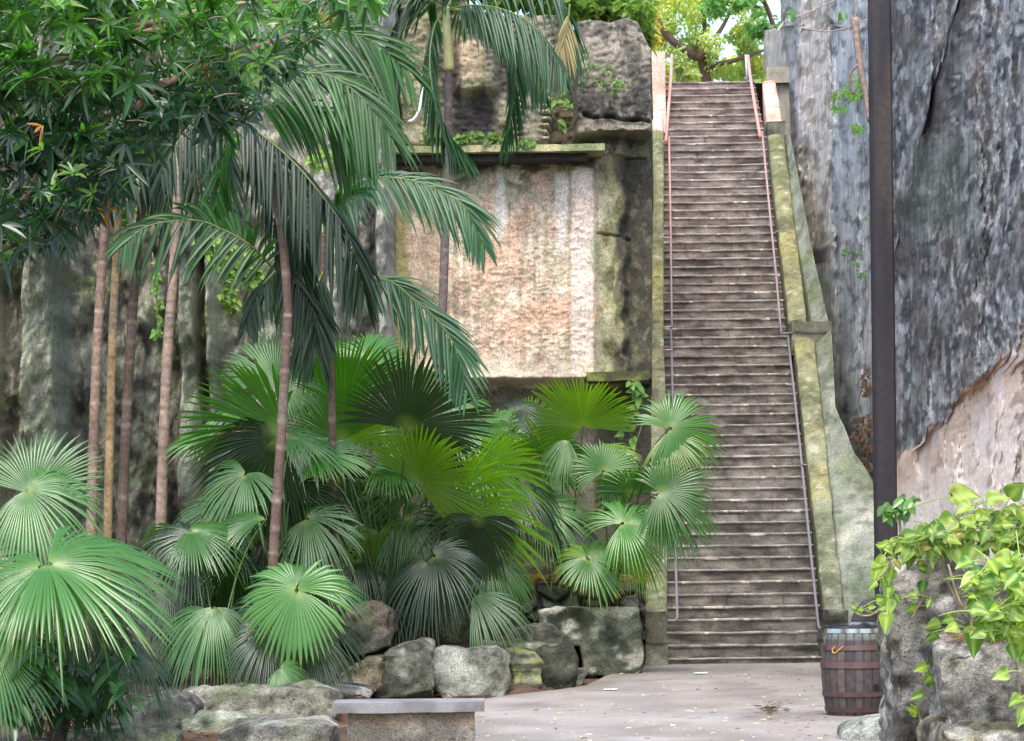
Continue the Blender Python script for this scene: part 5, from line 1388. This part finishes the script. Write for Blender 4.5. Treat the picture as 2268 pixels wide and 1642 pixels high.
def dgc(p, r):
    br = r.uniform(.6, 1.4); c = (0.17, 0.36, 0.12); return (c[0]*br, c[1]*br, c[2]*br)
cloud_tree('darker feathery green tree hanging over the top of the steps, upper right', [Vector((P(1720, 100, 56.5).x, 57.5, ZT)), P(1722, 120, 57), P(1700, 20, 56.8), P(1660, -40, 56.5)],
    [cl(1620, 25, 56.5, 55, 38, .6), cl(1590, 0, 56.5, 60, 30, .6), cl(1660, 5, 56.5, 45, 40, .6), cl(1680, 60, 57, 26, 20, .5)], 3400, 0.11, dgc, 2, TGp, tw=0.08, limbs=[[P(1700, 20, 56.8), P(1640, 10, 56.6), P(1590, 0, 56.5)]])
def lgc(p, r):
    br = r.uniform(.6, 1.4); c = (0.46, 0.58, 0.22); return (c[0]*br, c[1]*br, c[2]*br)
cloud_tree('low bright shrub screening the sky at the head of the steps', [Vector((P(1600, 200, 66).x, 66, ZT)), P(1600, 180, 66)],
    [cl(1500, 165, 66, 60, 26), cl(1580, 160, 66, 70, 26), cl(1660, 155, 66, 60, 34), cl(1430, 120, 66, 60, 60)], 5200, 0.16, lgc, 3, TGp, tw=0.1)
# pale leafy sprig beside the left rail top
rs = random.Random(9); SPg = empty('leafy_plant', P(1500, 192, 51.9), 'pale green leafy plant beside the top end of the left handrail', 'plant')
b = MB(); o = P(1500, 192, 51.9)
for i in range(26):
    a = rs.uniform(0.2, 1.9); e = o+Vector((math.cos(a)*rs.uniform(.2, .55), rs.uniform(-.2, .2), math.sin(a)*rs.uniform(.3, .95)))
    b.tube(bez(o, (o+e)/2+Vector((0, 0, .1)), e, 5), 0.008, lin(160, 176, 110), 4)
    for _ in range(4): leaflet(b, e.lerp(o, rs.uniform(0, .5)), Vector((rs.uniform(-1, 1), rs.uniform(-1, 1), rs.uniform(-.3, 1))), rs.uniform(.12, .2), .03, .3, Vector((0, -1, .3)), (0.35, 0.45, 0.16))
b.build('foliage', M_BRIGHT, parent=SPg)
# trees and greenery above the back wall
def mgc(p, r):
    br = r.uniform(.6, 1.4); c = mix((0.10, 0.22, 0.05), (0.22, 0.32, 0.06), r.random()); return (c[0]*br, c[1]*br, c[2]*br)
WZ = P(1300, 40, 39).z-0.6
cloud_tree('green tree growing above the top of the back wall, left of the steps', [Vector((P(1330, 0, 40.5).x, 40.5, WZ)), P(1320, -10, 40.5), P(1300, -120, 40.5)],
    [cl(1300, 5, 40.3, 90, 34, .8), cl(1390, 20, 40.5, 60, 50, .8), cl(1220, -10, 40.5, 80, 40, .8), cl(1120, -20, 40.5, 80, 40, .8), cl(1420, 60, 41.5, 26, 46, .5)], 6500, 0.12, mgc, 4, 'trees above the back wall', tw=0.12, zbase=WZ)
def ylc(p, r):
    br = r.uniform(.7, 1.3); c = (0.55, 0.48, 0.12); return (c[0]*br, c[1]*br, c[2]*br)
cloud_tree('golden leaved shrub behind the rounded top of the wall next to the steps', [Vector((P(1440, 150, 47).x, 47, P(1440, 150, 47).z-1.0)), P(1440, 110, 47)],
    [cl(1425, 50, 47, 34, 44, .5), cl(1445, 75, 47, 24, 28, .5), cl(1415, 25, 47, 26, 26, .5)], 1300, 0.2, ylc, 5, 'trees above the back wall', tw=0.05, lw=0.18, zbase=P(1440, 150, 47).z-1.0)

# ================================================================== SMALL PLANTS ON THE ROCK
def vine(label, name, cat, spots, Y, n, size, c, seed, stems=(), mat=None, group=None, lw=0.36, sc=lin(120, 110, 80)):
    rnd = random.Random(seed); o = P(spots[0][0], spots[0][1], Y(spots[0][0]) if callable(Y) else Y)
    root = empty(name, o, label, cat, group); b = MB()
    for (x, y, rx, ry, w) in spots:
        for _ in range(int(n*w)):
            a, r = rnd.uniform(0, 2*PI), math.sqrt(rnd.random())
            px, py = x+rx*r*math.cos(a), y+ry*r*math.sin(a)
            if n3(px*0.05+seed, py*0.05) < -0.05: continue
            Yq = (Y(px) if callable(Y) else Y)-rnd.uniform(0, .12)
            br = rnd.uniform(.6, 1.4)
            leaflet(b, P(px, py, Yq), Vector((rnd.uniform(-1, 1), rnd.uniform(-.7, 0), rnd.uniform(-1, .4))), size*rnd.uniform(.6, 1.3), size*lw, .3, Vector((rnd.uniform(-.4, .4), -1, .5)), (c[0]*br, c[1]*br, c[2]*br), seg=3)
    b.build('leaves', mat or M_BRIGHT, parent=root)
    if stems:
        for st in stems:
            b = MB(); b.tube(spline([P(x, y, (Y(x) if callable(Y) else Y)-0.06) for x, y in st], 14), 0.008, sc, 5)
            b.build('stem', M_BARK, parent=root)
fy = lambda px: interp(FARY, px)-0.75
ly = lambda px: lcY(px)-1.5
VG = 'small plants growing on the rock'
vine('feathery green creeper hanging on the blue grey cliff left of the pole', 'creeper', 'creeper', [(1880, 215, 36, 22, 1), (1895, 195, 26, 30, .8), (1860, 235, 20, 16, .4), (1900, 285, 14, 14, .3)], fy, 420, 0.045, (0.15, 0.30, 0.08), 1, stems=[[(1910, 130), (1905, 180), (1880, 230)]], group=VG)
vine('thin green creeper lower on the cliff, close to the pole', 'creeper', 'creeper', [(1885, 565, 22, 18, 1), (1908, 590, 12, 26, .8), (1915, 480, 8, 8, .2)], fy, 170, 0.045, (0.11, 0.22, 0.09), 2, group=VG)
vine('withered brown vine on the cliff beside the lower part of the pole', 'dead_vine', 'vine', [(1912, 955, 26, 40, 1), (1925, 1010, 16, 34, .7), (1910, 1085, 34, 26, .9), (1920, 850, 12, 30, .4)], lambda px: interp(FARY, px)-0.95, 260, 0.06, lin(104, 82, 68), 3,
     stems=[[(1918, 780), (1912, 850), (1900, 900), (1918, 980), (1914, 1060), (1890, 1110)], [(1880, 940), (1910, 925), (1930, 915)]], group=VG)
vine('yellow green moss and creeper on the left cliff above the fan palms', 'creeper', 'creeper', [(520, 575, 56, 34, 1), (470, 545, 34, 24, .6), (555, 610, 30, 20, .5), (505, 650, 20, 40, .4), (720, 355, 40, 20, .5), (300, 480, 50, 26, .5)], ly, 240, 0.10, (0.16, 0.27, 0.05), 4, group=VG)
vine('little trail of bright leaves hanging beside the grey brown trunk', 'creeper', 'creeper', [(345, 640, 8, 60, 1), (350, 735, 9, 14, .6), (352, 700, 8, 30, .5)], 26.8, 34, 0.07, (0.16, 0.33, 0.06), 5, stems=[[(338, 560), (346, 640), (350, 745)]], group=VG)
vine('weeds growing along the ledge of the pink wall', 'weeds', 'plants', [(1030, 308, 20, 10, .6), (1080, 300, 30, 14, 1), (1170, 318, 26, 5, .4), (958, 300, 20, 12, .6), (1240, 230, 20, 60, .5)], WY-0.5, 60, 0.12, (0.13, 0.24, 0.05), 6, group=VG)
vine('fuzzy green lichen fern on the standing block of the back wall', 'fern', 'fern', [(1330, 165, 40, 34, .8), (1368, 195, 20, 18, .8), (1290, 140, 20, 40, .4)], WY-0.4, 150, 0.05, (0.16, 0.25, 0.09), 7, group=VG)
vine('green weeds between the wall foot and the left parapet', 'weeds', 'plants', [(1405, 880, 22, 34, 1), (1385, 950, 26, 30, .6), (1370, 1010, 30, 26, .6), (1415, 830, 12, 10, .4)], 36.6, 46, 0.14, (0.12, 0.24, 0.06), 8, stems=[[(1425, 930), (1405, 1000), (1395, 1080)]], group=VG)
vine('young sapling with green leaves in front of the pole above the stones', 'sapling', 'plant', [(1990, 1120, 34, 16, 1), (2010, 1108, 20, 10, .6), (1960, 1128, 14, 8, .3)], 14.0, 26, 0.08, (0.09, 0.2, 0.035), 9, stems=[[(1996, 1240), (1994, 1180), (1990, 1130)]], mat=M_SHRUB, lw=.3, group=VG)
vine('leafy twigs reaching in front of the cliff at the top, left of the pole', 'twig', 'branch', [(1720, 45, 16, 20, .5), (1745, 22, 14, 14, .3), (1870, 30, 16, 10, .3)], 30.0, 22, 0.12, (0.045, 0.12, 0.03), 10, stems=[[(1700, 62), (1760, 40), (1830, 10), (1900, -30)], [(1760, 60), (1840, 70), (1900, 50), (1940, 40)], [(1890, -30), (1898, 60), (1905, 120)]], mat=M_SHRUB, sc=lin(150, 134, 120), group=VG)
b = MB(); b.tube(spline([P(1893, 40, 29), P(1898, 90, 29), P(1906, 150, 29), P(1918, 210, 29), P(1926, 270, 29)], 20), [0.05*(1-0.4*i/20) for i in range(21)], lin(140, 122, 110), 8)
b.tube(spline([P(1905, 140, 29), P(1885, 160, 29), P(1882, 190, 29), P(1892, 210, 29)], 12), 0.016, lin(120, 100, 92), 6)
tag(b.build('bare_branch', M_BARK, origin=P(1910, 180, 29)), 'bare pale brown branch hanging just left of the pole near the top', 'branch')

# ================================================================== POTHOS
def heart(b, p, ang, L, c, tilt, rnd, var):
    L *= 0.64
    an = math.radians(ang); d = Vector((math.cos(an), -0.25+rnd.uniform(-.35, .2), math.sin(an))).normalized()
    n = Vector((rnd.uniform(-.5, .5), -1, tilt)).normalized(); s = d.cross(n).normalized(); n = s.cross(d)
    st = [(-0.10, 0.16), (-0.05, 0.30), (0.08, 0.42), (0.25, 0.44), (0.45, 0.36), (0.65, 0.25), (0.83, 0.12), (1.0, 0.0)]
    vs, cs = [], []; vb = rnd.uniform(0, 9); yel = lin(204, 218, 120)
    for i, (t, w) in enumerate(st):
        for k in (-1, -0.5, 0, 0.5, 1):
            tt = t if (k != 0 or i > 0) else 0.02
            q = p+d*(tt*L)+s*(k*w*L)+n*(abs(k)*w*L*0.35)+Vector((0, 0, -0.22*L*t*t))+n*(0.02*L*math.sin(t*9+k*3+vb))
            vs.append(q)
            m = ss(0.05, 0.35, nz(Vector((t*2.2+vb, k*1.6, vb)))+var)
            c_ = mix(c, yel, m*0.4)
            if k == 0: c_ = mix(c_, yel, 0.35)
            if rnd.random() < 0.05: c_ = mix(c_, lin(110, 96, 40), 0.6)
            cs.append(c_)
    fs = [(i*5+k, i*5+k+1, (i+1)*5+k+1, (i+1)*5+k) for i in range(len(st)-1) for k in range(4)]
    b.add(vs, fs, cs)
def pothos(label, Y, leaves, stems, seed):
    rnd = random.Random(seed); root = empty('pothos_vine', P(leaves[0][0], leaves[0][1], Y), label, 'vine', 'variegated vines on the foreground stones')
    b, bs = MB(), MB()
    for (x, y, s, a) in leaves:
        c = mix((0.20, 0.30, 0.02), (0.05, 0.15, 0.02), rnd.random()**0.7)
        if rnd.random() < 0.02: c = (0.24, 0.19, 0.03)
        s *= rnd.uniform(.7, 1.15); Yq = Y-rnd.uniform(0, .3)
        L = s*Yq/F; p = P(x, y, Yq)
        heart(b, p, a, L, c, rnd.uniform(.1, .9), rnd, rnd.choice((-.3, -.2, -.05, .15)))
        an = math.radians(a); e = p-Vector((math.cos(an), 0, math.sin(an)))*L*rnd.uniform(.5, 1)+Vector((0, .08, -.02))
        b.tube(bez(e, (e+p)/2+Vector((0, 0, .015)), p, 5), 0.0028, lin(160, 176, 92), 5)
    b.build('leaves', M_POTHOS, parent=root)
    for st in stems:
        bs = MB(); bs.tube(spline([P(x, y, Y-0.02) for x, y in st], 18), 0.0045, mix(lin(150, 140, 100), lin(128, 112, 92), rnd.random()), 6); bs.build('stem', M_BARK, parent=root)
rp = random.Random(21)
Lv = [(2110, 1100, 95, 10), (2150, 1120, 60, -160), (2110, 1150, 80, -150), (2080, 1165, 70, 170), (2130, 1170, 70, -20), (2190, 1110, 70, 20), (2220, 1140, 80, -20), (2240, 1100, 80, 60), (2170, 1160, 60, 30), (2060, 1190, 70, 190), (2020, 1200, 60, 170), (2100, 1195, 70, -10), (2060, 1200, 60, -20), (2200, 1190, 80, -30), (2250, 1180, 80, -40)]
for _ in range(150):
    x = rp.uniform(1995, 2300); t = (x-1995)/305
    y = rp.uniform(1190-95*t, 1222-10*t)
    Lv.append((x, y, rp.uniform(34, 70), rp.uniform(-200, 20)))
pothos('thick mound of yellow green variegated leaves along the top of the foreground stones', 10.7, Lv, [[(2000, 1225), (2070, 1212), (2110, 1218), (2160, 1215)], [(2110, 1212), (2170, 1216)]], 1)
Lv = [(2150, 1245, 95, 190), (2235, 1240, 80, 170), (2205, 1300, 95, 200), (2245, 1290, 120, -20), (2260, 1250, 110, -90), (2170, 1300, 60, 10), (2200, 1345, 95, 175), (2230, 1350, 90, 0), (2215, 1380, 100, -60), (2160, 1335, 70, 195), (2260, 1400, 90, -100), (2180, 1400, 60, 190), (2240, 1430, 70, -80), (2120, 1390, 60, 185), (2150, 1400, 50, 10), (2230, 1490, 60, 190), (2262, 1455, 60, -30), (2262, 1545, 60, 200), (2270, 1570, 60, -120)]
for _ in range(80):
    x = rp.uniform(2140, 2300); Lv.append((x, rp.uniform(1225, 1405), rp.uniform(36, 90), rp.uniform(-200, 20)))
pothos('large yellow green vine leaves hanging over the squared block at the right edge', 10.0, Lv, [[(2100, 1250), (2125, 1330), (2165, 1385), (2200, 1420)], [(2150, 1380), (2200, 1330), (2230, 1290)], [(2230, 1400), (2250, 1470), (2262, 1560)], [(2100, 1400), (2180, 1410), (2260, 1395)]], 2)
Lv = [(1968, 1210, 55, 170), (1985, 1200, 60, 200), (1962, 1240, 60, 200), (1975, 1262, 60, -110), (1955, 1280, 55, -80), (1970, 1300, 60, -100), (1985, 1245, 40, -60), (1950, 1250, 55, -120), (1942, 1330, 42, 20), (1968, 1330, 55, -90), (1985, 1320, 40, -60), (1965, 1360, 65, -100), (1910, 1350, 34, 170), (1925, 1346, 34, 20), (1960, 1345, 36, 190), (1975, 1225, 50, 150), (1950, 1215, 40, 130), (1940, 1290, 34, -140), (1895, 1348, 24, 150)]
pothos('bright vine spilling over the left corner of the standing stone before the pole', 10.8, Lv, [[(2000, 1215), (1975, 1235), (1965, 1290), (1968, 1350)], [(1968, 1330), (1930, 1362), (1900, 1360), (1884, 1342)], [(1975, 1300), (1945, 1355), (1915, 1352)]], 3)
Lv = [(2038, 1242, 34, -80), (2050, 1262, 44, 160), (2046, 1290, 52, -110), (2030, 1318, 46, 175), (2060, 1330, 34, -120), (2028, 1345, 40, 190), (2080, 1382, 50, 185), (2075, 1405, 60, 195), (2105, 1395, 40, 0), (2060, 1470, 44, 80), (2050, 1478, 50, 185), (2078, 1490, 44, -10), (2065, 1500, 60, 200), (2060, 1512, 40, -60), (2042, 1540, 50, -170), (2028, 1580, 66, 140), (2040, 1610, 40, -100), (2046, 1632, 40, -80), (2110, 1372, 50, 175)]
pothos('few single green vine leaves on thin stems hanging down the face of the standing stone', 10.75, Lv, [[(2045, 1225), (2055, 1260), (2050, 1310), (2020, 1370)], [(2085, 1225), (2095, 1280), (2140, 1370)], [(2100, 1440), (2070, 1480), (2050, 1520)], [(2018, 1560), (2040, 1590), (2050, 1660)], [(2060, 1224), (2068, 1240), (2066, 1268)]], 4)

# ================================================================== LITTER
rnd = random.Random(31); b = MB()
for _ in range(800):
    px, py = rnd.uniform(700, 1850), rnd.uniform(1488, 1660)
    g = G(px, py, 0.045)
    xl = -1.0 if g.y < 26 else 1.3
    if g.x < xl: continue
    s = rnd.choice((.006, .008, .01, .012, .018, .03))*rnd.uniform(.6, 1.3)
    c = rnd.choice((lin(226, 216, 190), lin(214, 196, 140), lin(120, 84, 60), lin(90, 70, 52), lin(230, 226, 214), lin(110, 112, 60)))
    a = rnd.uniform(0, 2*PI)
    leaflet(b, g, Vector((math.cos(a), math.sin(a), rnd.uniform(0, .1))), s*2, s*.5, .1, UPZ, c, seg=2)
for _ in range(130):
    a = rnd.uniform(0, 2*PI); r_ = rnd.random()**1.5; g = G(1706+34*r_*math.cos(a), 1570+16*r_*math.sin(a), 0.04); s = rnd.uniform(.01, .05); a = rnd.uniform(0, 2*PI)
    leaflet(b, g, Vector((math.cos(a), math.sin(a), rnd.uniform(0, .5))), s*2, s*.3, .1, UPZ, rnd.choice((lin(120, 96, 76), lin(84, 68, 54), lin(70, 66, 58))), seg=2)
for _ in range(900):
    px, py = rnd.uniform(250, 1180), rnd.uniform(1430, 1640)
    g = G(px, py, 0.25); g.z = bedz(px, g.y)+.02; s = rnd.uniform(.03, .09); a = rnd.uniform(0, 2*PI)
    leaflet(b, g, Vector((math.cos(a), math.sin(a), rnd.uniform(0, .3))), s*2, s*.35, .1, UPZ, rnd.choice((lin(120, 88, 66), lin(96, 70, 54), lin(148, 116, 88))), seg=2)
for _ in range(700):
    px, py = rnd.choice(((rnd.uniform(1290, 1830), 1486+18*rnd.random()**2), (rnd.uniform(1100, 1310), rnd.uniform(1500, 1600)), (rnd.uniform(1700, 1860), rnd.uniform(1480, 1640))))
    g = G(px, py, 0.045); s = rnd.uniform(.004, .016); a = rnd.uniform(0, 2*PI)
    if g.x < 0.4: continue
    leaflet(b, g, Vector((math.cos(a), math.sin(a), .05)), s*2, s*.6, .1, UPZ, rnd.choice((lin(120, 96, 70), lin(90, 74, 58), lin(196, 176, 130), lin(96, 104, 60))), seg=2)
for _ in range(500):
    px = rnd.uniform(1060, 1425); Yq = rnd.uniform(34.5, 36.8); g = Vector((P(px, 1250, Yq).x, Yq, 1.22+rnd.uniform(0, .12))); s = rnd.uniform(.05, .2); a = rnd.uniform(0, 2*PI)
    leaflet(b, g, Vector((math.cos(a), math.sin(a), rnd.uniform(0, .3))), s*2, s*.16, .1, UPZ, rnd.choice((lin(168, 136, 100), lin(120, 96, 74), lin(190, 160, 120))), seg=3)
for _ in range(420):          # dry needles on the squared foreground block and at the barrel
    px = rnd.uniform(2100, 2290); g = P(px, 1425, 10.25+rnd.uniform(0, .3)); g.z = P(2180, 1424, 10.2).z+rnd.uniform(0.0, .035); a = rnd.uniform(0, 2*PI); s = rnd.uniform(.04, .1)
    leaflet(b, g, Vector((math.cos(a), math.sin(a), rnd.uniform(-.2, .4))), s, .0018, .1, UPZ, rnd.choice((lin(150, 110, 90), lin(120, 88, 72), lin(176, 140, 110))), seg=2)
tag(b.build('leaf_litter', M_BRIGHT, smooth=False), 'scattered fallen leaves and crumbs on the path, soil and stones', 'leaf litter', kind='stuff')
for (x, y, sx, lab) in ((1552, 1491, 0.09, 'white scrap of paper at the foot of the bottom step'), (1352, 1527, 0.08, 'white scrap of litter on the path left of the steps')):
    g = G(x, y, 0.035); b = MB()
    b.grid([[g+Vector((-sx+2*sx*i/6, (0.10*j-.10)*(1+.6*n3(i, j, x)), 0.02*abs(n3(i*.9, j*2, x)))) for i in range(7)] for j in range(3)], [[lin(236, 236, 236)]*7]*3)
    tag(b.build('paper_scrap', M_PATH, origin=g), lab, 'litter')

# ================================================================== LIGHT, SKY, CAMERA
W = bpy.data.worlds.new('World'); scene.world = W; W.use_nodes = True
nt = W.node_tree; nt.nodes.clear()
sky = nt.nodes.new('ShaderNodeTexSky'); sky.sky_type = 'NISHITA'; sky.sun_disc = False
EL, AZ = math.radians(60), math.radians(SUN_AZ)
sky.sun_elevation = EL; sky.sun_rotation = AZ
sky.air_density = 1.0; sky.dust_density = 3.0; sky.ozone_density = 1.0
bg = nt.nodes.new('ShaderNodeBackground'); bg.inputs['Strength'].default_value = 0.15
wo = nt.nodes.new('ShaderNodeOutputWorld')
nt.links.new(sky.outputs[0], bg.inputs[0]); nt.links.new(bg.outputs[0], wo.inputs[0])
sd = bpy.data.lights.new('sun', 'SUN'); sd.energy = 0.9; sd.angle = math.radians(30); sd.color = (1, 0.98, 0.95)
so = bpy.data.objects.new('sun', sd); col.objects.link(so)
dirv = Vector((math.sin(AZ)*math.cos(EL), math.cos(AZ)*math.cos(EL), math.sin(EL)))
so.rotation_euler = dirv.to_track_quat('Z', 'Y').to_euler(); so.location = (0, 20, 30)

cd = bpy.data.cameras.new('camera'); cam = bpy.data.objects.new('camera', cd); col.objects.link(cam)
cd.sensor_width = 36.0; cd.sensor_fit = 'HORIZONTAL'; cd.lens = F/2268*36.0
cd.shift_y = (HY-821.0)/2268; cd.shift_x = 0.0
cd.clip_end = 3000; cd.clip_start = 0.1
R3 = Matrix(((CS, SN, 0), (0, 0, -1), (-SN, CS, 0)))
cam.matrix_world = Matrix.Translation((0, 0, E)) @ R3.to_4x4()
scene.camera = cam
scene.view_settings.view_transform = 'Standard'; scene.view_settings.look = 'None'
scene.view_settings.exposure = EXPO; scene.view_settings.gamma = 1.0
